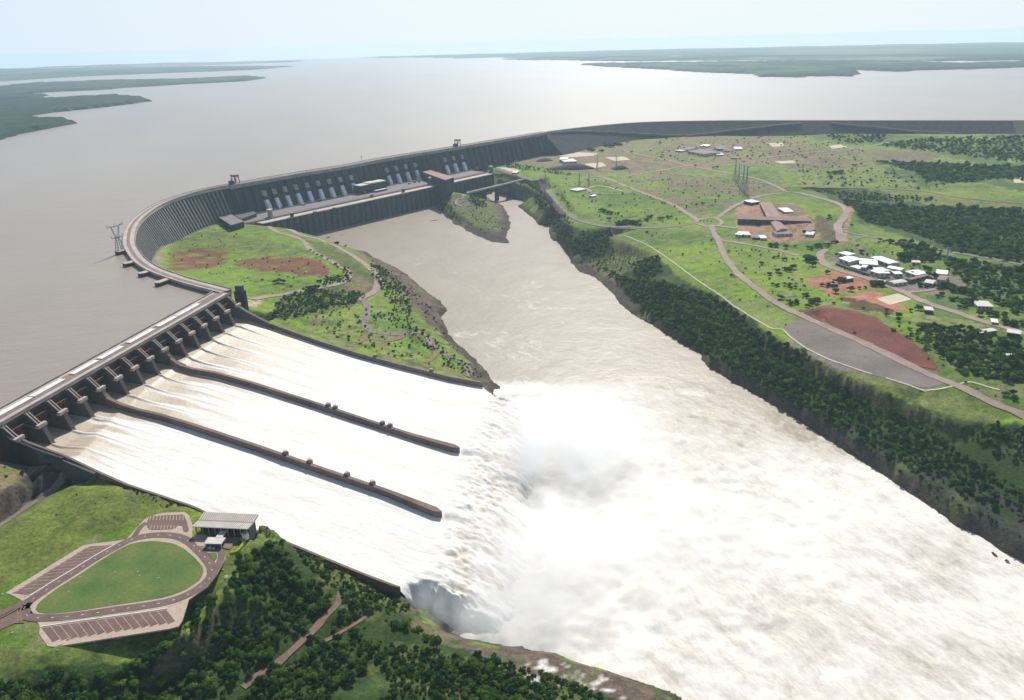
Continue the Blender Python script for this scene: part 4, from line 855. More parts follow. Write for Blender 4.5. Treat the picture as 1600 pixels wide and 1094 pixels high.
# small plant on the upstream service deck
lab_eq = ['small dark vehicle sized equipment box on the powerhouse deck near penstocks']
pos = [(430, 327.5), (442, 325), (456, 336), (474, 320.5), (492, 333), (500, 314.5), (530, 308), (581, 306), (570, 303), (640, 287.5), (648, 285), (655, 284), (735, 266), (522, 327), (630, 298), (745, 262)]
for i, (x, y) in enumerate(pos):
    q = P(x, y, 158); t = thing('equipment_cabin', (*q, 157), 'small dark equipment cabin standing on the long powerhouse roof or deck', 'cabin', 'equipment cabins on the powerhouse', rz=math.atan2(pu[1], pu[0]))
    mb = MB(); mb.box(q, (1, 0), (0, 1), 7, 4.5, 152, 160.5+i % 3); c_ = mb.build('cabin_body', M['darkwall'] if i % 3 else M['concrete'], t)
    mb = MB(); mb.box(q, (1, 0), (0, 1), 7.6, 5, 160.5+i % 3, 161+i % 3); mb.build('cabin_roof', M['concrete'], t)
# bridge over the right channel
b0 = P(730, 301, 141); b1 = P(818, 279.5, 149); bu = (b1-b0)/np.linalg.norm(b1-b0); bn = np.array([-bu[1], bu[0]]); BLn = np.linalg.norm(b1-b0)
br = thing('bridge', (*((b0+b1)/2), 105), 'flat road bridge on thick dark piers between the small island and right bank', 'bridge')
mb = MB(); mb.prism([b0-bn*5.5, b1-bn*5.5, b1+bn*5.5, b0+bn*5.5], [138, 145, 145, 138], [141, 148, 148, 141]); mb.build('deck', M['concrete'], br)
for s_ in (-1, 1):
    mb = MB(); mb.prism([b0+bn*5.4*s_, b1+bn*5.4*s_, b1+bn*5.8*s_, b0+bn*5.8*s_], [141, 148, 148, 141], [142.2, 149.2, 149.2, 142.2]); mb.build('parapet', M['deck'], br)
for x in (753, 770, 786.5, 802):
    q = P(x, np.interp(x, [730, 818], [301, 279.5]), 141); a = (q-b0)@bu; q = b0+bu*a
    mb = MB(); mb.box(q, bu, bn, 8, 9, 92, np.interp(a, [0, BLn], [138.2, 145.2])); mb.build('pier', M['dark_concrete'], br)
# gantry cranes on the crest
def gantry(x, y, hgt, lab, wdt=13):
    q = P(x, y, 226); k = np.argmin(np.hypot(CR[:, 0]-q[0], CR[:, 1]-q[1])); dn = DN[k]; tg = np.array([-dn[1], dn[0]])
    q = CR[k]+dn*6
    t = thing('gantry_crane', (*q, 225.2), lab, 'crane', 'gantry cranes on the dam crest')
    for a in (-1, 1):
        for b in (-1, 1):
            mb = MB(); mb.bar((*(q+tg*a*wdt/2+dn*b*7), 225), (*(q+tg*a*wdt*.36+dn*b*6), 225+hgt*.8), .75); mb.build('leg', M['rust'], t)
    mb = MB()
    mb.box(q, tg, dn, wdt*.95, 15, 225+hgt*.78, 225+hgt*.98); mb.build('machine_house', M['rust'], t)
    mb = MB()
    for b in (-1, 1): mb.bar((*(q-tg*wdt*.45+dn*b*6.5), 225+hgt*.4), (*(q+tg*wdt*.45+dn*b*6.5), 225+hgt*.4), .5); mb.bar((*(q-tg*wdt*.45+dn*b*6.5), 225+hgt*.4), (*(q+tg*wdt*.38+dn*b*6.5), 225+hgt*.8), .35)
    mb.build('brace', M['rust'], t)
    mb = MB(); mb.box(q-tg*11, tg, dn, 9, 9, 225, 225+hgt*.38); mb.build('trolley_housing', M['darkwall'], t)
gantry(371, 287, 20, 'rusty gantry crane with open portal legs on the left part of the dam crest')
gantry(719, 228, 20, 'reddish gantry crane on the crest behind the tall powerhouse hall')
mast = thing('lamp_mast', (*P(565, 252, 225), 225), 'thin small mast standing on the dam crest between two gantry cranes', 'mast')
q = P(565, 252, 225); mb = MB(); mb.bar((*q, 225), (*q, 237), .4); mb.build('pole', M['steel'], mast); mb = MB(); mb.box(q, (1, 0), (0, 1), 4, 1.5, 236.5, 238); mb.build('lamp_head', M['steel'], mast)
# lattice towers
def lattice(x, y, z, h, base, lab, grp=None, ang=0., kind=0, th=.22):
    q = P(x, y, z) if z is not None else GT(x, y)[:2]; z = z if z is not None else float(H(q[0], q[1]))
    t = thing('transmission_tower', (*q, z), lab, 'pylon', grp)
    u = np.array([math.cos(ang), math.sin(ang)]); v = np.array([-u[1], u[0]])
    lv = [0, .18, .34, .48, .6, .7, .8, .9, 1.]; wd_ = [base*(1-.86*min(1, l/.62)) for l in lv]
    def cn(i, a, b): return np.array([*(q+u*a*wd_[i]/2+v*b*wd_[i]/2), z+h*lv[i]])
    cs = ((-1, -1), (1, -1), (1, 1), (-1, 1))
    for a, b in cs:
        mb = MB()
        for i in range(len(lv)-1): mb.bar(cn(i, a, b), cn(i+1, a, b), th*1.5)
        mb.build('leg', M['steel'], t)
    mb = MB()
    for i in range(len(lv)-1):
        for k in range(4):
            c0_, c1_ = cs[k], cs[(k+1) % 4]; mb.bar(cn(i, *c0_), cn(i+1, *c1_), th); mb.bar(cn(i, *c1_), cn(i+1, *c0_), th); mb.bar(cn(i+1, *c0_), cn(i+1, *c1_), th)
    mb.build('bracing', M['steel'], t)
    for zz, ww in ((.72, .30), (.86, .36), (.99, .24)):
        mb = MB(); c_ = np.array([*q, z+h*zz])
        for s_ in (-1, 1):
            e = c_+np.array([*(v*s_*h*ww*.62), 0])
            for b in (-1, 1): mb.bar(c_+np.array([*(u*b*.8), -h*.035]), e, th); mb.bar(c_+np.array([*(u*b*.8), h*.02]), e, th)
        mb.build('cross_arm', M['steel'], t)
# K-shaped take-off tower on the first spur
kq = P(183, 392, 225); k2 = P(191.5, 389.5, 225); kt = thing('transmission_tower', (*((kq+k2)/2), 225.2), 'open lattice take-off tower with two wide arms on the first intake spur', 'pylon')
u = (k2-kq)/np.linalg.norm(k2-kq); v = np.array([-u[1], u[0]]); cK = (kq+k2)/2
for a in (-1, 1):
    mb = MB()
    for b in (-1, 1):
        mb.bar((*(cK+u*a*5+v*b*3.5), 225), (*(cK+u*a*2.2+v*b*1.2), 245), .35); mb.bar((*(cK+u*a*2.2+v*b*1.2), 245), (*(cK+u*a*7+v*b*.8), 262), .3)
    for i in range(6):
        z0_, z1_ = 225+i*3.3, 225+(i+1)*3.3; f0, f1 = 5-2.8*i/6, 5-2.8*(i+1)/6; g0, g1 = 3.5-2.3*i/6, 3.5-2.3*(i+1)/6
        mb.bar((*(cK+u*a*f0-v*g0), z0_), (*(cK+u*a*f1+v*g1), z1_), .2); mb.bar((*(cK+u*a*f0+v*g0), z0_), (*(cK+u*a*f1-v*g1), z1_), .2)
    mb.build('leg', M['steel'], kt)
for zz, w_ in ((245, 10), (262, 15)):
    mb = MB()
    for b in (-1, 1): mb.bar((*(cK-u*w_+v*b*.8), zz), (*(cK+u*w_+v*b*.8), zz), .3); mb.bar((*(cK-u*w_), zz+2.5 if zz > 250 else zz), (*(cK), zz-1.5), .25); mb.bar((*(cK+u*w_), zz+2.5 if zz > 250 else zz), (*(cK), zz-1.5), .25)
    for s_ in (-1, 0, 1): mb.bar((*(cK+u*w_*s_), zz), (*(cK+u*w_*s_), zz+4), .22)
    mb.build('cross_arm', M['steel'], kt)
for i, (x, y, h_, lab) in enumerate([(1148, 281, 52, 'leftmost of the tall lattice pylons in the far field'), (1153, 290, 52, 'second lattice pylon of the far field group'), (1160, 297, 58, 'third lattice pylon of the far field group, close to the tallest'), (1165, 303, 64, 'nearest and tallest lattice pylon of the far field group'),
                                     (852, 288, 34, 'lattice pylon at the head of the cutting above the river road'), (905, 291, 34, 'lattice pylon on the grass above the small depot ramp'), (920, 291, 36, 'lattice pylon just right of its twin above the depot ramp'), (933, 264, 36, 'lattice pylon beside the pale gravel plant yard'), (963, 264, 36, 'lattice pylon behind the small dark heap right of the plant yard'),
                                     (1478, 412, 26, 'slim pale pylon behind the white roofed houses at right'), (878, 268, 22, 'short lattice pylon below the big dark aggregate heap'), (807, 262, 22, 'short lattice pylon at the road fork near the powerhouse end')]):
    lattice(x, y, None, h_, h_*.17, lab, 'lattice pylons on the right bank', ang=.4+i*.1, th=.17 if h_ > 40 else .15)
# ------------------------------------------------------------------ ROADS, YARDS, CAR PARK
def hz_(q): return float(H(q[0], q[1]))
def gpath(pts, z=None, step=6, closed=False, smooth=True):
    W = [(P(x, y, z) if z else GT(x, y)[:2]) for x, y in pts]
    if closed: W = W[-1:]+W+W[:2]
    W = [np.array(w) for w in W]
    pl = spline(W, step) if smooth else resample(np.array(W), step)
    if closed:
        a = np.argmin(np.hypot(pl[:, 0]-W[1][0], pl[:, 1]-W[1][1])); b = len(pl)-1-np.argmin(np.hypot(pl[::-1, 0]-W[-2][0], pl[::-1, 1]-W[-2][1])); pl = pl[a:b+1]
    return resample(pl, step)
def ribbon(pl, w, mat, name, lift=.5, off=0., thick=.9, parent=None, kind='structure', nseg=4):
    n_ = normals(pl); rows = []
    for q, n in zip(pl, n_):
        wj = w*(1+(.45*(float(vnoise(np.array(q[0]/9.), np.array(q[1]/9.), 5))-.5) if mat.name.startswith(('red_dirt', 'pale_gravel')) else 0)); us = np.linspace(-wj/2, wj/2, nseg+1)+off; P_ = [q+n*u for u in us]; hs = [hz_(p) for p in P_]
        zc = hz_(q+n*off)
        zz = [max(h, .6*h+.4*zc)+lift for h in hs]
        rows.append([(*(P_[0]), zz[0]-thick)]+[(*p, z) for p, z in zip(P_, zz)]+[(*(P_[-1]), zz[-1]-thick)])
    mb = MB(); mb.strip(rows, True); o = mb.build(name, mat, parent); 
    return tag(o, kind=kind) if kind else o
def patch(name, W, mat, lift=.35, step=5, parent=None, kind='structure', flatz=None, bnd=True):
    W = np.array(W, float); bd = resample(np.vstack([W, W[:1]]), step)[:-1] if bnd else W
    x0, y0 = W.min(0); x1, y1 = W.max(0); gx, gy = np.meshgrid(np.arange(x0+step/2, x1, step), np.arange(y0+step/2, y1, step)); gx = gx.ravel(); gy = gy.ravel()
    m = inpoly(gx, gy, [tuple(q) for q in W]); pts = [Vector(q) for q in bd]; nb_ = len(pts); pts += [Vector((a, b)) for a, b in zip(gx[m], gy[m])]
    v_, _, f_, _, _, _ = delaunay_2d_cdt(pts, [], [list(range(nb_))], 1, .01)
    mb = MB(); mb.add([(v.x, v.y, (flatz if flatz is not None else hz_(v))+lift) for v in v_], [tuple(f) for f in f_])
    n = len(bd); q_ = [(b[0], b[1], (flatz if flatz is not None else hz_(b))+lift) for b in bd]
    mb.add(q_+[(a, b, c-1.) for a, b, c in q_], [(i, (i+1) % n, n+(i+1) % n, n+i) for i in range(n)])
    o = mb.build(name, mat, parent); return tag(o, kind=kind) if kind else o
def W_(pts, z=None): return [P(x, y, z) if z else GT(x, y)[:2] for x, y in pts]
# right bank road network (pixels -> ground)
RD = [
 ('river road', [(772, 268), (800, 272), (828, 281), (848, 293), (862, 307), (873, 322), (888, 335), (905, 344), (925, 350), (950, 354), (1000, 356), (1050, 354), (1078, 350), (1090, 344)], 13, 'oldroad'),
 ('loop', [(905, 277), (940, 277), (962, 284), (1000, 300), (1040, 315), (1070, 331), (1088, 343), (1092, 347)], 11, 'road'),
 ('round', [(1090, 344), (1104, 341), (1120, 342), (1128, 348), (1120, 353), (1104, 354), (1090, 350)], 9, 'road'),
 ('arm', [(1120, 341), (1135, 330), (1160, 316), (1190, 306), (1222, 302)], 10, 'road'),
 ('north', [(1226, 298), (1210, 290), (1180, 279), (1130, 270), (1090, 262), (1075, 259), (1040, 265), (1000, 272), (970, 277)], 9, 'road'),
 ('north2', [(1075, 259), (1040, 250), (1000, 242), (975, 235)], 9, 'road'),
 ('east', [(1090, 259), (1140, 253), (1190, 247), (1222, 243)], 8, 'road'),
 ('ring', [(1222, 298), (1250, 302), (1290, 312), (1315, 321), (1323, 330), (1317, 342), (1309, 352), (1312, 365), (1318, 378)], 14, 'road'),
 ('ring2', [(1318, 362), (1335, 366), (1358, 370), (1400, 378), (1440, 385), (1470, 391), (1500, 396), (1560, 407), (1600, 414), (1640, 421)], 11, 'oldroad'),
 ('spur', [(1356, 370), (1340, 372), (1332, 378), (1340, 386), (1348, 392)], 8, 'oldroad'),
 ('south', [(1112, 352), (1115, 363), (1124, 380), (1135, 405), (1155, 430), (1180, 450), (1210, 472), (1245, 490), (1290, 510), (1340, 532), (1390, 556), (1440, 580), (1480, 597), (1520, 614), (1560, 634), (1600, 650), (1650, 672)], 11, 'road'),
 ('south2', [(1118, 370), (1128, 376), (1150, 379), (1185, 385), (1220, 392), (1248, 400)], 9, 'road'),
 ('south3', [(1122, 353), (1135, 355), (1152, 357)], 9, 'road'),
 ('village', [(1292, 390), (1282, 396), (1284, 408), (1296, 417), (1325, 427), (1360, 437), (1390, 448), (1415, 458), (1450, 474), (1490, 487), (1530, 501), (1570, 512), (1610, 524)], 12, 'road'),
 ('village2', [(1412, 457), (1435, 456), (1462, 452)], 8, 'road'),
 ('east dirt', [(1226, 293), (1262, 292), (1330, 294), (1400, 296), (1440, 299), (1480, 306), (1540, 313), (1600, 318), (1650, 320)], 9, 'track'),
 ('east3', [(1192, 246), (1250, 240), (1300, 236), (1345, 231), (1390, 222)], 8, 'road')]
for nm, pts_, w_, mt in RD: ribbon(gpath(pts_), w_, M[mt], 'road', lift=.6)
for pts_ in ([(955, 358), (990, 374), (1032, 396), (1070, 424), (1112, 453), (1140, 473), (1165, 490), (1190, 505), (1206, 514), (1222, 515), (1235, 527), (1262, 546), (1295, 562), (1340, 578), (1362, 585)], [(1384, 591), (1410, 599), (1435, 608), (1445, 611)], [(1443, 612), (1465, 609), (1488, 604)], [(1500, 600), (1515, 597), (1540, 604), (1562, 610)]):
    ribbon(gpath(pts_), 2.4, M['pathwhite'], 'path', lift=.6, nseg=2)
# central peninsula roads
RC = [([(402, 352), (430, 361), (456, 369), (474, 377), (484, 390), (500, 399), (520, 410), (541, 422), (546, 430), (538, 440), (520, 446), (500, 450), (470, 455), (440, 461), (410, 465), (385, 466)], 10, 'road'),
      ([(425, 352), (450, 358), (475, 369), (505, 377), (530, 388), (552, 400), (573, 415), (588, 430), (592, 444), (584, 456), (568, 465), (550, 470), (532, 475)], 13, 'road'),
      ([(566, 467), (572, 475), (574, 488), (570, 500), (572, 512), (585, 520), (605, 522), (630, 522), (655, 520), (667, 525), (676, 540), (690, 551), (710, 561), (725, 570), (733, 580), (728, 588)], 10, 'oldroad'),
      ([(558, 536), (575, 530), (605, 533), (625, 528), (630, 522)], 6, 'track'), ([(676, 540), (682, 552), (674, 562), (664, 567)], 5, 'track'),
      ([(312, 352), (300, 352), (285, 358), (262, 372), (250, 385), (240, 398), (243, 412), (258, 428), (285, 441), (310, 447)], 9, 'oldroad'),
      ([(292, 350), (305, 360), (320, 364), (345, 362), (380, 357), (410, 356)], 7, 'oldroad'), ([(320, 346), (330, 356), (345, 362)], 6, 'oldroad'),
      ([(722, 322), (712, 318), (716, 310), (724, 306), (735, 303)], 5, 'road')]
for pts_, w_, mt in RC: ribbon(gpath(pts_, step=4), w_, M[mt], 'road', lift=.5, nseg=3)
# left bank tracks in the wood
ribbon(gpath([(533, 926), (527, 945), (505, 968), (480, 995), (455, 1018), (430, 1040), (405, 1056), (380, 1075)], step=3), 4.4, M['track'], 'path', lift=.45)
ribbon(gpath([(575, 962), (555, 975), (530, 990), (508, 1002)], step=3), 2.2, M['track'], 'path', lift=.4)
ribbon(gpath([(118, 744), (90, 760), (50, 788), (0, 822), (-60, 862)], step=4), 5, M['gravel'], 'path', lift=.4)
# depot ramp, sand court, yards
ribbon(gpath([(888, 294), (905, 299), (925, 302), (960, 303), (990, 302)], step=4), 9, M['oldroad'], 'road', lift=.6)
ribbon(gpath([(924, 299), (918, 295), (932, 291), (950, 293), (972, 299)], step=4), 6, M['sidewalk'], 'road', lift=.7)
patch('sand_court', W_([(1370, 467), (1403, 459), (1425, 468), (1390, 477)]), M['sand'], .5)
patch('gravel_yard', W_([(1222, 514), (1246, 501), (1262, 498), (1290, 512), (1325, 528), (1370, 552), (1400, 558), (1440, 578), (1478, 600), (1446, 608), (1400, 596), (1350, 583), (1300, 565), (1255, 543), (1236, 526)]), M['gravel'], .35, 8)
patch('red_earth_bank', W_([(1250, 484), (1290, 478), (1350, 490), (1380, 506), (1410, 524), (1440, 545), (1458, 563), (1464, 578), (1436, 573), (1400, 557), (1340, 530), (1290, 508)]), M['redsoil'], .45, 6)
# ---- car park at the lookout (all flat, at PARKZ)
Z0 = PARKZ
def q4(x, y): return P(x/4, 780+y/4, Z0)      # from enlarged survey sheet
def Wq(pts): return [q4(*p) for p in pts]
patch('sidewalk', Wq([(35, 588), (300, 425), (520, 290), (560, 282), (745, 260), (790, 252), (905, 125), (1000, 88), (1160, 80), (1185, 110), (1205, 170), (1200, 230), (1250, 300), (1380, 300), (1400, 320), (1410, 370), (1350, 480), (1300, 545), (1180, 630), (1130, 790), (1100, 805), (305, 930), (245, 845), (250, 795), (230, 760), (100, 740), (150, 640), (70, 598)]), M['sidewalk'], .25, 5, flatz=Z0)
gi = patch('lawn', Wq([(222, 690), (240, 650), (340, 572), (500, 472), (620, 390), (740, 318), (830, 275), (960, 262), (1080, 278), (1150, 310), (1220, 370), (1268, 425), (1275, 465), (1240, 520), (1150, 575), (1040, 615), (900, 638), (700, 668), (500, 700), (340, 718), (250, 718)]), surf('mown_lawn', (.135, .165, .040), (.062, .125, .025), .045, .95, fine=.6), .36, 5, flatz=Z0)
ring = [(150, 690), (175, 650), (260, 590), (350, 530), (470, 455), (600, 372), (720, 305), (820, 255), (920, 232), (1020, 226), (1110, 236), (1180, 268), (1240, 320), (1295, 380), (1325, 440), (1310, 500), (1240, 560), (1150, 610), (1040, 645), (900, 670), (720, 695), (540, 722), (360, 742), (230, 745), (170, 730)]
rp = np.array(Wq(ring)); 
def rib(pl, w_, mt, nm, lift, par=None, kd='structure', off=0.):
    n_ = normals(pl); rows = [[(*(q-n*(w_/2-off)), Z0+lift-.3), (*(q-n*(w_/2-off)), Z0+lift), (*(q+n*(w_/2+off)), Z0+lift), (*(q+n*(w_/2+off)), Z0+lift-.3)] for q, n in zip(pl, n_)]
    mb = MB(); mb.strip(rows, True); o = mb.build(nm, mt, par); return tag(o, kind=kd) if kd else o
rpl = resample(spline([rp[-1]]+list(rp)+[rp[0], rp[1]], 3), 3)
rib(rpl, 6.6, M['asphalt'], 'road', .42)
rib(resample(spline(Wq([(-160, 850), (-60, 815), (40, 770), (120, 735), (190, 715)]), 3), 3), 11, M['asphalt'], 'road', .44)
rib(resample(spline(Wq([(-160, 820), (-40, 745), (60, 690), (160, 645), (260, 585)]), 3), 3), 5, M['asphalt'], 'road', .46)
rib(resample(spline(Wq([(1230, 318), (1300, 318), (1365, 318), (1385, 340), (1380, 380), (1355, 430), (1325, 480)]), 2), 2), 4.6, M['asphalt'], 'road', .46)
rib(resample(spline(Wq([(840, 235), (880, 175), (915, 150)]), 2), 2), 4, M['asphalt'], 'road', .46)
patch('traffic_island', Wq([(1300, 340), (1350, 336), (1362, 360), (1345, 392), (1320, 370)]), gi.data.materials[0], .62, 3, flatz=Z0)
# dashed centre line
k = 0
while k < len(rpl)-2:
    rib(rpl[k:k+2], .35, M['whiteline'], 'lane_marking', .47) if False else None
    k += 3
mb = MB()
for k in range(0, len(rpl)-2, 3):
    a, b = rpl[k], rpl[k]*.45+rpl[k+1]*.55; d = (b-a)/np.linalg.norm(b-a); n = np.array([-d[1], d[0]])*.22
    mb.prism([a-n, b-n, b+n, a+n], Z0+.4, Z0+.47)
tag(mb.build('lane_markings', M['whiteline']), kind='structure')
for pts_ in ([(190, 605), (300, 535), (450, 445), (600, 352), (722, 284)], [(252, 800), (450, 770), (700, 735), (900, 708), (1050, 685)]):
    rib(resample(np.array(Wq(pts_)), 4), .9, M['whiteline'], 'kerb', .60)
for pts_ in ([(0, 745), (60, 715), (165, 655)], [(0, 810), (80, 775), (155, 772)], [(110, 700), (115, 770)], [(150, 655), (125, 700), (135, 768)]):
    rib(resample(np.array(Wq(pts_)), 3), 1.0, M['track'], 'road_marking', .50)
# parking bays: asphalt with a sawtooth outer edge and slanted bay lines
def bays(inner, outer, n, skew, tooth):
    I = [np.array(q4(*p)) for p in inner]; Oo = [np.array(q4(*p)) for p in outer]
    pi_ = lambda t: I[0]*(1-t)+I[1]*t; po = lambda t: Oo[0]*(1-t)+Oo[1]*t
    poly = [pi_(0)]+[pi_(1)]
    lines = []
    for k in range(n, 0, -1):
        t1, t0 = k/n, (k-1)/n
        d = (po(t0)-pi_(t0)); d = d/np.linalg.norm(d)
        poly += [po(t1)-d*tooth if True else 0, po(t0+.001)]
        lines.append((pi_(min(1, t0+skew)), po(t0)))
    patch('parking_bays', poly, M['asphalt'], .40, 6, flatz=Z0, bnd=False)
    mb = MB()
    for a, b in lines[:-1] if skew >= 0 else lines:
        d = (b-a); L_ = np.linalg.norm(d)
        if L_ < 2: continue
        d /= L_; n_ = np.array([-d[1], d[0]])*.18; mb.prism([a-n_, b-n_, b+n_, a+n_], Z0+.38, Z0+.45)
    tag(mb.build('bay_markings', M['paintline']), kind='structure')
bays([(180, 600), (715, 288)], [(75, 590), (545, 300)], 13, .05, 2.2)
bays([(262, 808), (1040, 696)], [(330, 895), (1105, 775)], 14, -.0, 2.4)
patch('parking_bays', Wq([(925, 125), (940, 108), (1150, 98), (1170, 150), (1185, 205), (1150, 215), (1140, 170), (1110, 165), (1090, 190), (940, 195), (915, 170)]), M['asphalt'], .40, 4, flatz=Z0)
mb = MB()
for k in range(11):
    a = q4(945+k*20, 106); b = q4(935+k*21, 135); d = (b-a)/np.linalg.norm(b-a); n_ = np.array([-d[1], d[0]])*.25; mb.prism([a-n_, b-n_, b+n_, a+n_], Z0+.38, Z0+.45)
    if k < 8:
        a = q4(950+k*20, 165); b = q4(940+k*21, 190); mb.prism([a-n_, b-n_, b+n_, a+n_], Z0+.38, Z0+.45)
tag(mb.build('bay_markings', M['paintline']), kind='structure')
# lookout building
def rbuild(): pass
vz = Z0+7.5
A1, A2, A3 = P(300, 823.5, vz), P(387.5, 827.5, vz), P(399, 804, vz)
u = (A2-A1)/np.linalg.norm(A2-A1); n_ = np.array([-u[1], u[0]]); Lv = np.linalg.norm(A2-A1); Dv = float((A3-A2)@n_); cen = (A1+A2)/2+n_*Dv/2
vc = thing('visitor_centre', (*cen, Z0), 'long pavilion with ribbed pale double pitched roof beside the car park at lower left', 'building')
mb = MB(); mb.box(cen+n_*2, u, n_, Lv-6, Dv-7, Z0-8, Z0+6.2); wv_ = mb.build('wall', M['darkwall'], vc)
for s_, nm in ((-1, 'roof'), (1, 'roof')):
    mb = MB(); mbv = MB(); b0_, b1_ = (-Dv/2, -.6) if s_ < 0 else (.6, Dv/2)
    c_ = lambda a, b: cen+u*a+n_*b
    zb0, zb1 = (vz, vz-1.0) if s_ < 0 else (vz-1.0, vz)
    nr_ = 26
    for k in range(nr_):
        a0, a1 = -Lv/2+Lv*k/nr_, -Lv/2+Lv*(k+.62)/nr_; a2 = -Lv/2+Lv*(k+1)/nr_
        mb.prism([c_(a0, b0_), c_(a1, b0_), c_(a1, b1_), c_(a0, b1_)], [zb0-.2, zb0-.2, zb1-.2, zb1-.2], [zb0+.55, zb0+.55, zb1+.55, zb1+.55])
        mbv.prism([c_(a1, b0_+.1), c_(a2, b0_+.1), c_(a2, b1_-.1), c_(a1, b1_-.1)], [zb0-.25, zb0-.25, zb1-.25, zb1-.25], [zb0+.05, zb0+.05, zb1+.05, zb1+.05])
    rf_ = mb.build('roof', M['roof_pale'], vc); mbv.build('roof_valley', M['wallpaint2'], rf_)
mb = MB(); mb.box(cen, u, n_, Lv, 1.0, vz-1.4, vz-.5); mb.build('roof_gutter', M['roof_clay'], vc)
for k in range(9):
    mb = MB(); mb.box(cen+u*(-Lv/2+2+k*(Lv-4)/8)-n_*(Dv/2-1.2), u, n_, .7, .7, Z0-.5, vz-.2); mb.build('column', M['roof_clay'], vc)
for k in range(8):
    mb = MB(); mb.box(cen+u*(-Lv/2+4.6+k*(Lv-4)/8)-n_*(Dv/2-5.45), u, n_, 3.6, .2, Z0+.6, Z0+4.2); mb.build('window', M['glass'], wv_)
# entrance canopy and walkway
cv = thing('entrance_canopy', (*P(336, 845, Z0), Z0), 'small pale flat T-shaped canopy in front of the ribbed pavilion', 'canopy')
w0_, w1_, w2_ = P(322, 849, Z0+4.2), P(345.5, 849.5, Z0+4.2), P(349, 840, Z0+4.2); uu = (w1_-w0_)/np.linalg.norm(w1_-w0_); nn_ = np.array([-uu[1], uu[0]]); c_ = (w0_+w2_)/2
mb = MB(); mb.box(c_, uu, nn_, 13, 7.5, Z0+3.6, Z0+4.2); mb.build('canopy_roof', M['roof_pale'], cv)
mb = MB(); mb.box(c_+uu*1.5+nn_*8, uu, nn_, 5, 8.6, Z0+3.7, Z0+4.3); mb.build('walkway_roof', M['roof_pale'], cv)
mb = MB(); mb.box(c_, uu, nn_, 11, 5.5, Z0+.2, Z0+3.6); mb.build('kiosk', M['darkwall'], cv)
for a_ in (-5.8, 5.8):
    for b_ in (-3.2, 3.2): mb = MB(); mb.box(c_+uu*a_+nn_*b_, uu, nn_, .35, .35, Z0, Z0+3.7); mb.build('post', M['white'], cv)
kq = P(383, 835, Z0+3); kt = thing('water_tank', (*kq, Z0), 'small white round tank at the near right corner of the ribbed pavilion', 'tank')
mb = MB(); mb.prism([kq+np.array([math.cos(a), math.sin(a)])*2.4 for a in np.linspace(0, 6.28, 13)[:-1]], Z0-.5, Z0+4); mb.build('tank_body', M['white'], kt)
mb = MB(); mb.prism([kq+np.array([math.cos(a), math.sin(a)])*1.5 for a in np.linspace(0, 6.28, 13)[:-1]], Z0+4, Z0+4.9); mb.build('tank_lid', M['roof_clay'], kt)
hp = Wq([(1442, 340), (1480, 330), (1508, 300), (1528, 262), (1520, 255), (1500, 250)])
rows = []
pl = resample(np.array(hp), 1.5); n2_ = normals(pl)
for i, (q, n) in enumerate(zip(pl, n2_)): w_ = .9+.25*math.sin(i*2.1); rows.append([(*(q-n*w_), Z0-.3), (*(q-n*w_), Z0+1.0), (*(q), Z0+1.35+.2*math.sin(i*1.7)), (*(q+n*w_), Z0+1.0), (*(q+n*w_), Z0-.3)])
mb = MB(); mb.strip(rows, True); tag(mb.build('hedge', M['hedge']), 'curved bright yellow green hedge beside the brown paved plaza', 'hedge')
patch('plaza', Wq([(1215, 225), (1300, 228), (1300, 262), (1290, 300), (1235, 296), (1212, 262)]), M['sidewalk'], .5, 3, flatz=Z0)
patch('plaza', Wq([(1400, 245), (1505, 238), (1495, 262), (1460, 275), (1440, 318), (1392, 305)]), M['deck_brown'], .5, 3, flatz=Z0)
# parked car
cq_ = q4(1322, 314); ca = math.atan2(uu[1], uu[0]); car = thing('parked_car', (*cq_, Z0+.46), 'small silver parked car by the entrance canopy', 'car', rz=0)
cu = uu; cn_ = nn_
mb = MB(); mb.prism([cq_+cu*a+cn_*b for a, b in ((-2.3, -.75), (-2.1, -.9), (2.1, -.9), (2.35, -.7), (2.35, .7), (2.1, .9), (-2.1, .9), (-2.3, .75))], Z0+.75, [Z0+1.35]*2+[Z0+1.3]*4+[Z0+1.35]*2); mb.build('body', M['carpaint'], car)
mb = MB(); b_ = [cq_+cu*a+cn_*b for a, b in ((-1.7, -.82), (1.1, -.82), (1.1, .82), (-1.7, .82))]; t_ = [cq_+cu*a+cn_*b for a, b in ((-1.3, -.65), (.5, -.65), (.5, .65), (-1.3, .65))]
mb.add([(*q, Z0+1.33) for q in b_]+[(*q, Z0+1.9) for q in t_], [(0, 1, 5, 4), (1, 2, 6, 5), (2, 3, 7, 6), (3, 0, 4, 7), (4, 5, 6, 7)]); mb.build('window_band', M['glass'], car)
mb = MB(); mb.prism(t_, Z0+1.88, Z0+1.96); mb.build('car_roof', M['carpaint'], car)
for a in (-1.45, 1.45):
    for b in (-.85, .85):
        mb = MB(); c3 = cq_+cu*a+cn_*b
        mb.strip([[(*(c3+cu*math.cos(t)*.34+cn_*s_*.12), Z0+.8+math.sin(t)*.34) for t in np.linspace(0, 6.28, 11)[:-1]] for s_ in (-1, 1)], True); mb.build('wheel', M['rubber'], car)
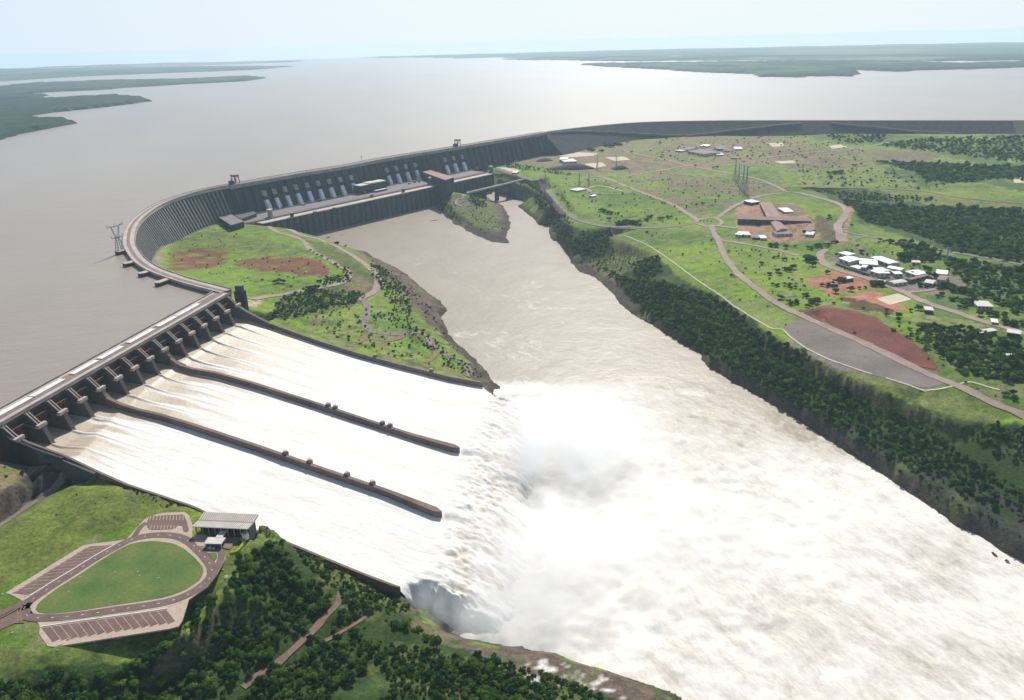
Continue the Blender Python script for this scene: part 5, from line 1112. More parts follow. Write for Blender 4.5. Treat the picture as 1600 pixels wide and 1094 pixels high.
# boulders and pale stones on the lawns
BO = [(967, 275, .9), (775, 420, .6), (718, 458, .9), (862, 455, .8), (872, 478, .8), (990, 495, 1.), (430, 580, .8), (438, 533, .6), (757, 402, .7), (1198, 533, 1.4), (1360, 512, 1.4), (1410, 485, 2.2), (1395, 458, .8), (748, 888, 1.2), (360, 948, .8), (77, 838, 1.), (160, 608, .9), (500, 488, .8), (780, 590, .6), (1570, 285, 1.), (1185, 105, .9), (15, 597, 1.)]
def rockmesh(seed):
    r_ = random.Random(seed); mb = MB(); rows = []
    for i, (rr, zz) in enumerate(((.55, -.3), (1, .05), (.85, .5), (.35, .8))):
        rows.append([(rr*math.cos(t)*(1+r_.uniform(-.2, .2)), rr*math.sin(t)*(1+r_.uniform(-.2, .2)), zz+r_.uniform(-.08, .08)) for t in np.linspace(0, 6.28, 8)[:-1]])
    mb.strip(rows, True); return mb
rk = [rockmesh(s_) for s_ in range(3)]
for i, (x, y, s_) in enumerate(BO):
    g = q4(x, y); z_ = hz_(g); g = P(x/4, 780+y/4, z_); lab = 'pale brown pile of rubble, biggest stone beside the road bend under the plaza' if s_ > 2 else 'small pale stone lying in the short grass around the lookout car park'
    o = rk[i % 3].build('boulder', M['boulder']); o.location = (g[0], g[1], hz_(g)+.1); o.scale = (s_, s_*.8, s_*.8); o.rotation_euler[2] = i*1.3
    tag(o, lab, 'rock', None if s_ > 2 else 'stones on the lookout lawns')

# ------------------------------------------------------------------ BUILDINGS on the right bank
def house(name, p0, p1, p2, h, wm, rm, lab, cat='building', group=None, ridge=0, win=3, over=.8, doors=True):
    """p0->p1 near eave, p1->p2 depth, all on the eave level h above the ground at p0"""
    g = GT((p0[0]+p1[0])/2, (p0[1]+p1[1])/2+ h*F/1800); zg = g[2]; z = zg+h
    a, b, c = P(*p0, z), P(*p1, z), P(*p2, z); u = (b-a); L = np.linalg.norm(u); u /= L; n_ = np.array([-u[1], u[0]]); D = float((c-b)@n_)
    if D < 0: n_ = -n_; D = -D
    D = max(D, 6); cen = (a+b)/2+n_*D/2; t = thing(name, (*cen, zg), lab, cat, group)
    zl = min(hz_(cen+u*L/2), hz_(cen-u*L/2), hz_(cen-n_*D/2), hz_(cen+n_*D/2))-1
    mb = MB(); mb.box(cen, u, n_, L, D, zl, z-.5); wl_ = mb.build('wall', wm, t)
    q = lambda s_, v_, zz: (*(cen+u*s_*(L/2+over)+n_*v_*(D/2+over)), zz)
    mb = MB()
    if ridge: mb.strip([[q(s_, -1, z-.5), q(s_, -1, z-.1), q(s_, 0, z+ridge), q(s_, 1, z-.1), q(s_, 1, z-.5)] for s_ in (-1, 1)], True)
    else: mb.box(cen, u, n_, L+2*over, D+2*over, z-.5, z+.15)
    mb.build('roof', rm, t)
    if win:
        for i in range(win):
            s_ = (i+.5)/win*L-L/2
            mb = MB(); mb.box(cen+u*s_-n_*(D/2+.06), u, n_, L/win*.5, .25, z-h*.68, z-h*.32); mb.build('window', M['glass'], wl_)
    return t, cen, u, n_, L, D, z
# cross-shaped complex on red soil
XG = [((1153, 342), (1267, 345.5), (1267, 341), 7.5, 'darkwall', 'roof_clay', 'long clay roofed wing crossing the red yard from left to right', 3.2),
      ((1214, 364), (1233, 363.5), (1213, 344), 7.5, 'wallpaint', 'roof_clay', 'short clay roofed wing pointing towards the lower right in the red yard', 3.0),
      ((1196, 337), (1222, 337), (1200, 316), 7.5, 'darkwall', 'roof_clay', 'broad twin clay roofed wing behind the crossing wing of the red yard', 2.6)]
for a, b, c, h_, wm, rm, lab, rg in XG[:1]:
    t, cen, u, n_, L, D, z = house('long_building', a, b, c, h_, M[wm], M[rm], lab, ridge=rg, win=14)
def wing_(name, quad, h, wm, rm, lab, ridge_pairs=1, z_g=None):
    zg = z_g or GT(*quad[0])[2]; z = zg+h; Q = [P(x, y, z) for x, y in quad]; cen = sum(Q)/4
    t = thing(name, (*cen, zg), lab, 'building')
    mb = MB(); mb.prism([cen+(q-cen)*.96 for q in Q], zg-3, z-.4); wl_ = mb.build('wall', M[wm], t)
    # quad = near-left, near-right, far-right, far-left; ridges run near->far
    mb = MB(); rows = []
    for k_, (nl, nr2) in enumerate(((Q[0], Q[1]), (Q[3], Q[2]))):
        row = []
        for r_ in range(ridge_pairs):
            f0, f1 = r_/ridge_pairs, (r_+1)/ridge_pairs
            row += [(*(nl*(1-f0)+nr2*f0), z), (*(nl*(1-(f0+f1)/2)+nr2*(f0+f1)/2), z+2.6)]
        row += [(*nr2, z), (*nr2, z-.5), (*nl, z-.5)]
        rows.append(row)
    mb.strip(rows, True); mb.build('roof', M[rm], t)
    d = (Q[3]-Q[0]); Ld = np.linalg.norm(d); d /= Ld
    return t, wl_, Q, z, zg
t, wl_, Q, z, zg = wing_('long_building', [(1214, 361), (1231, 358), (1217, 344), (1203, 345)], 7.5, 'wallpaint', 'roof_clay', 'shorter clay roofed wing pointing down right from the crossing in the red yard')
t, wl_, Q, z, zg = wing_('long_building', [(1199, 341), (1223, 341), (1205, 316), (1187, 317)], 7.5, 'darkwall', 'roof_clay', 'broad twin ridged clay roof behind the crossing in the red yard', 2)
HS = [
 ((1214, 366), (1239, 365), (1238, 360), 5, 'wallpaint', 'roof_grey', 'low grey block closing the near end of the short clay roofed wing', 0),
 ((1174, 316.5), (1187, 315), (1183, 311), 6, 'darkwall', 'white', 'white roofed shed at the far left corner of the red yard', 0),
 ((1216, 325), (1226, 331), (1222, 320), 4, 'wallpaint', 'white', 'thin white roofed shed right of the twin ridged roof', 0),
 ((1149, 366), (1159, 367), (1157, 362), 5, 'wallpaint', 'white', 'small white hut at the left edge of the red yard', 0),
 ((1163, 367), (1173, 367), (1171, 362), 5, 'wallpaint', 'roof_pale', 'pale roofed hut below the left end of the crossing wing', 0),
 ((1189, 372), (1198, 372), (1196, 368), 4, 'wallpaint', 'white', 'low white hut near the bottom of the red yard', 0),
 ((1176, 371), (1187, 371.5), (1186, 367), 4, 'darkwall', 'roof_grey', 'dark low shed between two white huts in the red yard', 0),
 ((1254, 359), (1266, 361), (1268, 357), 4, 'darkwall', 'roof_grey', 'grey shed on the right side of the red yard', 0),
 ((1258, 366), (1270, 367), (1272, 362), 4, 'wallpaint', 'roof_pale', 'pale shed at the foot of the brown cut bank', 0),
 # white roofed village
 ((1310, 395), (1325, 399), (1323, 393), 6, 'wallpaint', 'white', 'northernmost white roofed house of the village beside the loop road', 0),
 ((1311, 403), (1327, 409), (1338, 402), 7, 'wallpaint', 'white', 'gabled white roofed house just left of the village courtyard', 2.0),
 ((1328, 416), (1341, 420), (1344, 415.5), 4, 'wallpaint', 'white', 'small long white roof by the dark boundary wall', 0),
 ((1343, 412), (1372, 414), (1378, 406), 6, 'wallpaint', 'white', 'wide white roof left of centre in the village with dark skylights', 0),
 ((1361, 402), (1389, 412), (1400, 408), 6, 'wallpaint', 'white', 'longest white roof at the back of the village', 1.0),
 ((1345, 417), (1353, 418), (1354, 414), 5, 'wallpaint', 'white', 'tiny white roof at the near left corner of the wide skylight roof', 0),
 ((1360, 423), (1374, 427), (1380, 419), 6, 'wallpaint', 'white', 'white gabled roof in the middle of the village behind the big tree', 2.0),
 ((1375, 427), (1391, 427), (1390, 418), 6, 'wallpaint', 'white', 'white roof right of the middle gable in the village', 0),
 ((1386, 418), (1408, 422), (1414, 419), 6, 'wallpaint', 'white', 'white roof crossing behind the middle of the village', 1.2),
 ((1398, 428), (1411, 428), (1412, 424), 5, 'wallpaint', 'white', 'small white roof low down between two trees of the village', 0),
 ((1415, 424), (1432, 430), (1446, 425), 6, 'wallpaint', 'white', 'large white roof at the right end of the village row', 1.0),
 ((1425, 409.5), (1438, 410.5), (1438, 407.5), 4, 'wallpaint', 'roof_pale', 'lone pale roof on the grass behind the village row', 0),
 ((1462, 427), (1480, 429), (1492, 424), 7, 'wallpaint', 'white', 'white block with blue grey side at the far right of the village', 0),
 ((1397, 443), (1418, 440), (1422, 434.5), 5, 'wallpaint', 'roof_pale', 'long grey roofed bungalow in front of the village', 1.2),
 ((1423, 437), (1452, 430), (1456, 426), 5, 'darkwall', 'roof_clay', 'long rust red roofed shed right of the grey bungalow', 1.0),
 ((1444, 441), (1458, 443), (1462, 438), 5, 'wallpaint', 'roof_pale', 'grey roofed bungalow right of the rust red shed', 1.0),
 ((1464, 436), (1477, 438), (1478, 431), 5, 'wallpaint', 'roof_clay', 'small orange roofed house under the white block', 1.6),
 ((1322, 436), (1334, 434), (1338, 430), 5, 'darkwall', 'white', 'isolated white roof on the red soil among trees', 0),
 ((1299, 444), (1310, 444), (1312, 440), 4, 'darkwall', 'roof_grey', 'grey hut between dark trees on the red soil', 0),
 ((1446, 484), (1458, 485), (1458, 480), 5, 'darkwall', 'roof_pale', 'small pale roofed hut right of the sand court', 0),
 ((1366, 441), (1377, 443), (1380, 438), 4, 'darkwall', 'roof_pale', 'tiny pale roof partly under the big village tree', 0),
 ((1532, 520), (1558, 516), (1556, 512), 5, 'darkwall', 'roof_pale', 'long pale carport roof beside the road at right', 0),
 ((1574, 519), (1594, 522), (1590, 516), 5, 'darkwall', 'roof_pale', 'pale carport roof at the right edge beside the road', 0),
 ((1550, 503), (1559, 504), (1559, 499), 3.5, 'wallpaint', 'white', 'small white bus shaped cabin beside the village road', 0),
 ((1528, 478), (1552, 479), (1554, 471), 5, 'wallpaint', 'roof_pale', 'pale low canopy among trees at far right', 0),
 ((1580, 560), (1605, 560), (1605, 553), 5, 'wallpaint', 'roof_pale', 'pale long roof at the right edge below the carports', 0),
 # far camp
 ((1074, 236), (1100, 241), (1095, 233), 7, 'wallpaint', 'roof_grey', 'long grey warehouse in the far camp under the embankment', 1.6),
 ((1063, 233), (1076, 234), (1077, 229.5), 6, 'wallpaint', 'roof_grey', 'squat grey shed behind the left end of the far warehouse', 0),
 ((1055, 235), (1065, 236), (1064, 232.5), 5, 'wallpaint', 'roof_pale', 'small pale shed left of the far warehouse', 0),
 ((1093, 228), (1106, 228.5), (1104, 226), 4, 'wallpaint', 'white', 'thin white roof behind the far warehouse', 0),
 ((1120, 233), (1136, 233), (1132, 228), 5, 'darkwall', 'roof_grey', 'grey shed in the middle of the far camp', 0),
 ((1148, 233), (1160, 233), (1156, 229.5), 4, 'wallpaint', 'roof_pale', 'pale shed at the right end of the far camp', 0),
 ((1131, 235.5), (1141, 235.5), (1139, 233), 4, 'wallpaint', 'roof_grey', 'low grey shed just below the middle shed of the far camp', 0),
 ((1120, 242), (1130, 242), (1128, 239), 4, 'wallpaint', 'roof_pale', 'small pale hut below the far camp sheds', 0),
 ((1143, 247), (1152, 247), (1150, 244.5), 3.5, 'darkwall', 'roof_grey', 'dark hut near the field road below the far camp', 0),
 # aggregate plant
 ((882, 253), (902, 252), (905, 247.5), 7, 'wallpaint', 'roof_pale', 'pale shed of the gravel plant between two dark heaps', 0),
 ((874, 249), (886, 249), (886, 246), 9, 'wallpaint', 'white', 'narrow white hopper building of the gravel plant', 0),
 ((922, 306), (926, 306.5), (926, 304), 3.5, 'wallpaint', 'white', 'tiny white hut on the grass below the depot', 0),
 ((890, 296), (902, 298), (903, 293), 3.5, 'wallpaint', 'roof_pale', 'low pale roof at the left end of the depot ramp', 0),
 ((800, 270), (808, 270), (808, 267), 4, 'darkwall', 'roof_pale', 'small gatehouse where the river road leaves the powerhouse', 0),
]
for i, (a, b, c, h_, wm, rm, lab, rg) in enumerate(HS):
    house('house' if 8 < i < 28 else 'shed', a, b, c, h_, M[wm], M[rm], lab, cat='house' if 8 < i < 28 else 'shed', ridge=rg, win=max(2, int(abs(b[0]-a[0])/6)), group='white roofed village houses' if 8 < i < 22 else None, over=.3 if 8 < i < 28 else .8)
# long dark wall below the village
pl = gpath([(1306, 414), (1325, 421), (1350, 429), (1358, 431)], step=6); rows = []
for q, n in zip(pl, normals(pl)): rows.append([(*(q-n*.8), hz_(q)-1), (*(q-n*.8), hz_(q)+3.6), (*(q+n*.8), hz_(q)+3.6), (*(q+n*.8), hz_(q)-1)])
mb = MB(); mb.strip(rows, True); tag(mb.build('boundary_wall', M['gravel']), 'long grey boundary wall along the road in front of the white roofed village', 'wall')
# dark aggregate heaps
def heap(x0, x1, y, h_, lab, dpt=26, m_='heap'):
    a = GT(x0, y)[:2]; b = GT(x1, y)[:2]; c_ = (a+b)/2; L_ = np.linalg.norm(b-a)/2; u = (b-a)/np.linalg.norm(b-a); n_ = np.array([-u[1], u[0]])
    z0_ = hz_(c_); rows = []
    for k, (rr, zz) in enumerate(((1.05, -2), (.8, .3), (.5, .68), (.2, .93), (.03, 1.))):
        rows.append([(*(c_+u*L_*math.cos(t)*rr*(1+.12*math.sin(3*t+k))+u*L_*.25*(1-rr)+n_*dpt*math.sin(t)*rr), z0_+(h_*zz if zz > 0 else zz)) for t in np.linspace(0, 6.28, 17)[:-1]])
    mb = MB(); mb.strip(rows, True); tag(mb.build('aggregate_heap', M[m_]), lab, 'heap')
heap(834, 864, 251.5, 10, 'dark round aggregate heap at the left of the gravel plant', 22)
heap(852, 930, 264, 15, 'largest dark aggregate heap running below the gravel plant', 26)
heap(953, 982, 264, 11, 'small dark aggregate heap right of the pale yards', 20)
for pts_ in ([(872, 244), (900, 238), (935, 240), (925, 244), (895, 246)], [(915, 256), (940, 254), (948, 259), (930, 263), (915, 260)], [(945, 246), (975, 245), (985, 250), (960, 252)], [(1200, 224), (1222, 223), (1225, 228), (1208, 230)], [(1210, 252), (1240, 251), (1243, 255), (1218, 256)], [(1295, 228), (1312, 226), (1325, 230), (1300, 233)], [(1582, 278), (1605, 277), (1605, 286), (1585, 286)], [(775, 262), (800, 262), (815, 268), (795, 268)]):
    patch('bare_yard', W_(pts_), M['sand'] if pts_[0][0] != 775 else M['deck'], .5, 8)
# ------------------------------------------------------------------ TREES
def crown_mesh(seed, nl, flat, cards, mat, hgt):
    """unit crown (radius 1, base of trunk at z=0): lumps of leaf clusters with gaps, sitting around a few limbs"""
    r = np.random.default_rng(seed); vs = []; fs = []
    L = []
    for i in range(nl):
        a = r.uniform(0, 6.28); d = r.uniform(.15, .66)*(i > 0); L.append((math.cos(a)*d, math.sin(a)*d, hgt*(.55+r.uniform(-.12, .22)*(1.1-d)), r.uniform(.30, .46)))
    n = 0
    for k in range(cards):
        l = L[r.integers(nl)]; v = r.normal(size=3); v /= np.linalg.norm(v); v[2] = abs(v[2])*1.0-.35 if r.random() < .8 else v[2]
        v /= np.linalg.norm(v); rad = l[3]*r.uniform(.72, 1.08); c = np.array([l[0]+v[0]*rad, l[1]+v[1]*rad, l[2]+v[2]*rad*flat])
        nn = v+r.normal(size=3)*.45; nn /= np.linalg.norm(nn); t = np.cross(nn, r.normal(size=3)); t /= np.linalg.norm(t); b_ = np.cross(nn, t); s = r.uniform(.06, .13)
        q = [c+t*s*r.uniform(.7, 1.2), c+b_*s*r.uniform(.6, 1.1), c-t*s*r.uniform(.7, 1.2), c-b_*s*r.uniform(.6, 1.1)]
        vs += [tuple(x) for x in q]; fs.append((n, n+1, n+2, n+3)); n += 4
    for l in L:      # dense inner foliage
        for i in range(5):
            th = np.pi*(i+.5)/5
            for j in range(6):
                ph = j*np.pi/3+i; rr = l[3]*.74*(1+r.uniform(-.15, .15)); vs.append((l[0]+rr*math.sin(th)*math.cos(ph), l[1]+rr*math.sin(th)*math.sin(ph), l[2]+rr*math.cos(th)*flat))
        for i in range(4):
            for j in range(6): fs.append((n+i*6+j, n+i*6+(j+1) % 6, n+(i+1)*6+(j+1) % 6, n+(i+1)*6+j))
        fs.append(tuple(n+j for j in range(6))[::-1]); fs.append(tuple(n+24+j for j in range(6))); n += 30
    me = bpy.data.meshes.new('crown'); me.from_pydata(vs, [], fs); me.materials.append(mat); me.update()
    tv = MB()
    def limb(a, b, r0, r1, k=6):
        a = np.array(a, float); b = np.array(b, float); d = b-a; d /= np.linalg.norm(d); u = np.cross(d, (.3, .9, .1)); u /= np.linalg.norm(u); w_ = np.cross(d, u)
        tv.strip([[tuple(c+(u*math.cos(t)+w_*math.sin(t))*rr) for t in np.linspace(0, 6.2832, k+1)[:-1]] for c, rr in ((a, r0), ((a+b)/2+np.array([.02, .01, 0]), (r0+r1)/2), (b, r1))], True)
    limb((0, 0, -.25), (0.02, 0, hgt*.32), .085, .055)
    for l in L: limb((0.02, 0, hgt*.28), (l[0]*.8, l[1]*.8, l[2]), .04, .015, 5)
    tm = bpy.data.meshes.new('trunk'); tm.from_pydata(tv.v, [], tv.f); tm.materials.append(M['trunk']); tm.update()
    return me, tm
CW = [crown_mesh(300+i, 6+i % 3, [.85, .7, .9, .75][i % 4], 300, M[['leaf', 'leaf', 'leaf2', 'leaf3'][i % 4]], [1.35, 1.2, 1.5, 1.1][i % 4]) for i in range(8)]
CS = [crown_mesh(400+i, 7, .62, 320, M['leaf2'], 1.15) for i in range(4)]
TREES = 0
def tree(kind, x, y, rad, lab, grp, meshes, name='tree', hs=1.):
    global TREES
    z = hz_((x, y)); t = thing(name, (x, y, z-.1), lab, 'tree', grp, rz=random.uniform(0, 6.28)); cm, tm = random.choice(meshes)
    c_ = bpy.data.objects.new('crown', cm); k_ = bpy.data.objects.new('trunk', tm)
    for o in (c_, k_): C.objects.link(o); o.parent = t; o.scale = (rad, rad, rad*hs)
    TREES += 1; return t
def scatter(poly, sp, seed=0, dens=1., margin=True):
    """jittered ground points whose position lies in the surveyed patch"""
    W = np.array([GT(x, y)[:2] for x, y in poly]); x0, y0 = W.min(0)-5; x1, y1 = W.max(0)+5; r = np.random.default_rng(seed+5)
    gx, gy = np.meshgrid(np.arange(x0, x1, sp), np.arange(y0, y1, sp)); gx = gx.ravel()+r.uniform(-.45, .45, gx.size)*sp; gy = gy.ravel()+r.uniform(-.45, .45, gy.size)*sp
    h = H(gx, gy); px_, py_ = project(gx, gy, h); j = 3.
    m = inpoly(px_+r.normal(size=px_.size)*j, py_+r.normal(size=px_.size)*j*.6, poly) & inpoly(gx, gy, [tuple(q) for q in (W+(W-W.mean(0))*.02)]) & (r.random(px_.size) < dens) & (h > 107)
    return np.stack([gx[m], gy[m], h[m]], 1)
FOREST = [   # foreground wood
 ([(377, 870), (405, 857), (440, 848), (464, 872), (466, 892), (515, 920), (516, 945), (475, 985), (425, 1025), (385, 1060), (330, 1110), (-40, 1120), (-40, 1064), (100, 1058), (180, 1048), (235, 1018), (292, 985), (305, 950), (345, 920), (368, 890)], 4.5, 3.0, 4.8, 1),
 ([(415, 1050), (460, 1032), (525, 1002), (595, 966), (640, 975), (690, 1005), (800, 1045), (860, 1110), (700, 1130), (360, 1130)], 4.2, 2.4, 4.2, 2),
 ([(505, 985), (540, 950), (575, 945), (560, 966), (500, 1000), (440, 1030), (470, 1008)], 5.0, 2.5, 3.8, 3)]
allp = []
for poly, sp_, r0, r1, sd_ in FOREST:
    q = scatter(poly, sp_, sd_); r = np.random.default_rng(sd_+90); n_ = fbm(q[:, 0], q[:, 1], 40, 3, 400)
    keep_ = n_ > (.22 if sd_ == 1 else .36); q = q[keep_]; n_ = n_[keep_]
    rad = (r0*.7+(r1*1.12-r0*.7)*r.random(len(q))**1.2)*(.75+.6*n_); allp.append(np.c_[q, rad])
allp = np.vstack(allp); pxy = np.array(project(allp[:, 0], allp[:, 1], allp[:, 2]+3)).T
vis = (pxy[:, 0] > -5) & (pxy[:, 0] < 1605) & (pxy[:, 1] < 1100); allp = allp[(pxy[:, 0] > -60) & (pxy[:, 1] < 1140)]
pxy = np.array(project(allp[:, 0], allp[:, 1], allp[:, 2]+3)).T; vis = (pxy[:, 0] > -5) & (pxy[:, 1] < 1100)
size = allp[:, 3]/np.hypot(allp[:, 0], allp[:, 1])*vis; order = np.argsort(-size)
near, rest = allp[order[:300]], allp[order[300:]]
for x, y, z, r_ in near: tree('f', x, y, r_, 'dense dark green tree in the wood below the lookout car park at bottom left', 'trees of the near wood', CW, 'forest_tree', random.uniform(.85, 1.15))
print('foreground trees', len(allp))
# single trees and clumps on the right bank (surveyed): sheet scale
def TS(lst, ox, oy, sc, lab, grp, sub=1):
    for x, y, r_ in lst:
        px_, py_ = ox+x/sc, oy+y/sc; rp = r_/sc; g = GT(px_, py_+rp*.45); dist = math.hypot(g[0], g[1]); rad = rp*dist/F*1.05
        if rad > 7.5:      # wide clump: several crowns
            k = int(np.clip((rad/4.6)**2, 2, 6)); r = np.random.default_rng(int(x*7+y))
            for i in range(k):
                a = i*6.28/k+r.uniform(0, 1); tree('s', g[0]+math.cos(a)*rad*.55, g[1]+math.sin(a)*rad*.55, rad*r.uniform(.48, .62), lab, grp, CS, 'shade_tree', r.uniform(.85, 1.1))
        else: tree('s', g[0], g[1], max(rad, 2.2), lab, grp, CS, 'shade_tree', random.uniform(.85, 1.1))
TS([(575, 540, 45), (680, 565, 30), (760, 560, 22), (890, 565, 40), (950, 550, 40), (1030, 540, 35), (1090, 515, 38)], 1100, 280, 5.333, 'dark round tree in the row below the red yard of the long clay roofs', 'trees below the red yard')
TS([(600, 640, 35), (665, 665, 30), (205, 600, 18), (228, 800, 22), (480, 700, 26), (880, 650, 65), (905, 710, 34), (545, 785, 28), (610, 760, 30), (700, 740, 50), (740, 730, 35), (630, 790, 25), (590, 870, 45), (690, 870, 45), (740, 895, 40), (850, 960, 45), (640, 980, 38), (740, 1010, 55), (930, 1000, 55), (880, 1040, 45), (270, 600, 10), (395, 585, 12), (430, 590, 12), (460, 600, 12), (540, 600, 10), (810, 835, 18), (740, 665, 14), (470, 690, 12), (570, 940, 14)], 1100, 280, 5.333, 'dark spreading tree on the open meadow between the curving road and the red soil', 'trees on the meadow by the curving road')
TS([(1025, 775, 28), (1010, 870, 45), (1070, 870, 30), (1130, 830, 55), (1095, 930, 38), (1225, 915, 38), (1295, 905, 22), (1345, 900, 22), (1110, 620, 34), (1210, 590, 34), (1310, 600, 28), (1440, 860, 62), (1530, 850, 40)], 1100, 280, 5.333, 'dark tree standing around the village houses or on the red soil in front of them', 'trees around the white roofed village')
TS([(790, 210, 24), (735, 158, 20), (650, 215, 14), (860, 110, 60), (1000, 110, 50), (930, 60, 40), (860, 50, 30), (770, 30, 22), (700, 20, 18), (970, 295, 35), (1085, 300, 40), (1130, 300, 40), (1180, 320, 45), (1240, 330, 45), (1000, 240, 24), (1040, 245, 25), (900, 235, 24), (980, 190, 20), (1000, 200, 20)], 1200, 370, 4, 'dark tree behind or right of the white roofed village houses', 'trees behind the village')
TS([(1060, 370, 20), (1175, 385, 40), (1085, 360, 20), (1220, 430, 35), (1255, 400, 45), (1320, 480, 28), (1290, 590, 35), (1260, 575, 25), (940, 445, 28), (890, 460, 18), (1515, 980, 45), (1470, 660, 40), (1520, 660, 40), (1560, 640, 40), (1390, 470, 40), (1450, 480, 40), (1510, 530, 45), (1560, 530, 40), (1330, 345, 30), (1280, 370, 35)], 1200, 370, 4, 'dark rounded tree near the right edge beyond the sand court', 'trees at the right edge')
TS([(815, 490, 25), (815, 520, 20), (740, 485, 18), (595, 445, 14), (740, 455, 16), (890, 625, 16), (930, 640, 18), (960, 650, 20), (410, 415, 16), (460, 395, 14), (540, 600, 10)], 1200, 370, 4, 'small dark tree on the green strip between the sand court and the red earth bank', 'small trees above the red bank')
TS([(970, 630, 28), (1010, 645, 28), (1060, 650, 22), (1010, 690, 20), (1070, 710, 32), (1120, 700, 36), (1170, 700, 36), (1190, 720, 26), (1240, 690, 24), (1265, 670, 24), (1330, 680, 24), (1380, 672, 24), (1245, 770, 11), (1303, 778, 7), (900, 580, 9), (925, 578, 8), (1285, 585, 8), (1340, 590, 12), (1355, 592, 9)], 700, 170, 4, 'dark tree in the loose grove on the lawn inside the loop road', 'grove inside the loop road')
TS([(885, 250, 22), (905, 255, 18), (960, 260, 18), (990, 225, 22), (1020, 230, 22), (1050, 215, 22), (1075, 220, 18), (1120, 210, 10), (1145, 270, 10)], 700, 170, 4, 'dark tree in the cluster at the left end of the far field under the embankment', 'trees under the embankment')
TS([(640, 490, 18), (615, 492, 14), (1010, 230, 16), (870, 250, 12), (925, 350, 14), (460, 475, 14), (255, 395, 12), (430, 425, 8), (520, 790, 22), (470, 800, 18), (55, 1028, 14), (140, 1038, 8), (1575, 895, 22), (1570, 540, 20), (1590, 570, 20), (930, 945, 30), (975, 960, 28), (540, 360, 14), (500, 935, 10), (530, 938, 10), (560, 936, 10), (590, 940, 8)], 1000, 170, 5.333, 'scattered dark tree in the far fields around the pylons and roundabout', 'scattered trees of the far fields')
TS([(437, 392, 32), (410, 395, 22), (460, 385, 16), (380, 680, 22), (520, 730, 14), (780, 400, 18), (540, 350, 16)], 1200, 170, 4, 'dark solitary tree between the far brown fields and the forest', 'solitary far trees')
TS([(210, 375, 26), (240, 380, 22), (185, 385, 18), (115, 370, 10), (420, 410, 40), (490, 400, 18), (560, 155, 20), (610, 170, 12)], 380, 340, 3.81, 'dark tree on or beside the green field inside the curved dam', 'trees of the central peninsula')
TS([(725, 130, 34)], 300, 820, 4, 'single round dark bush at the brown edge of the nearest chute', None)
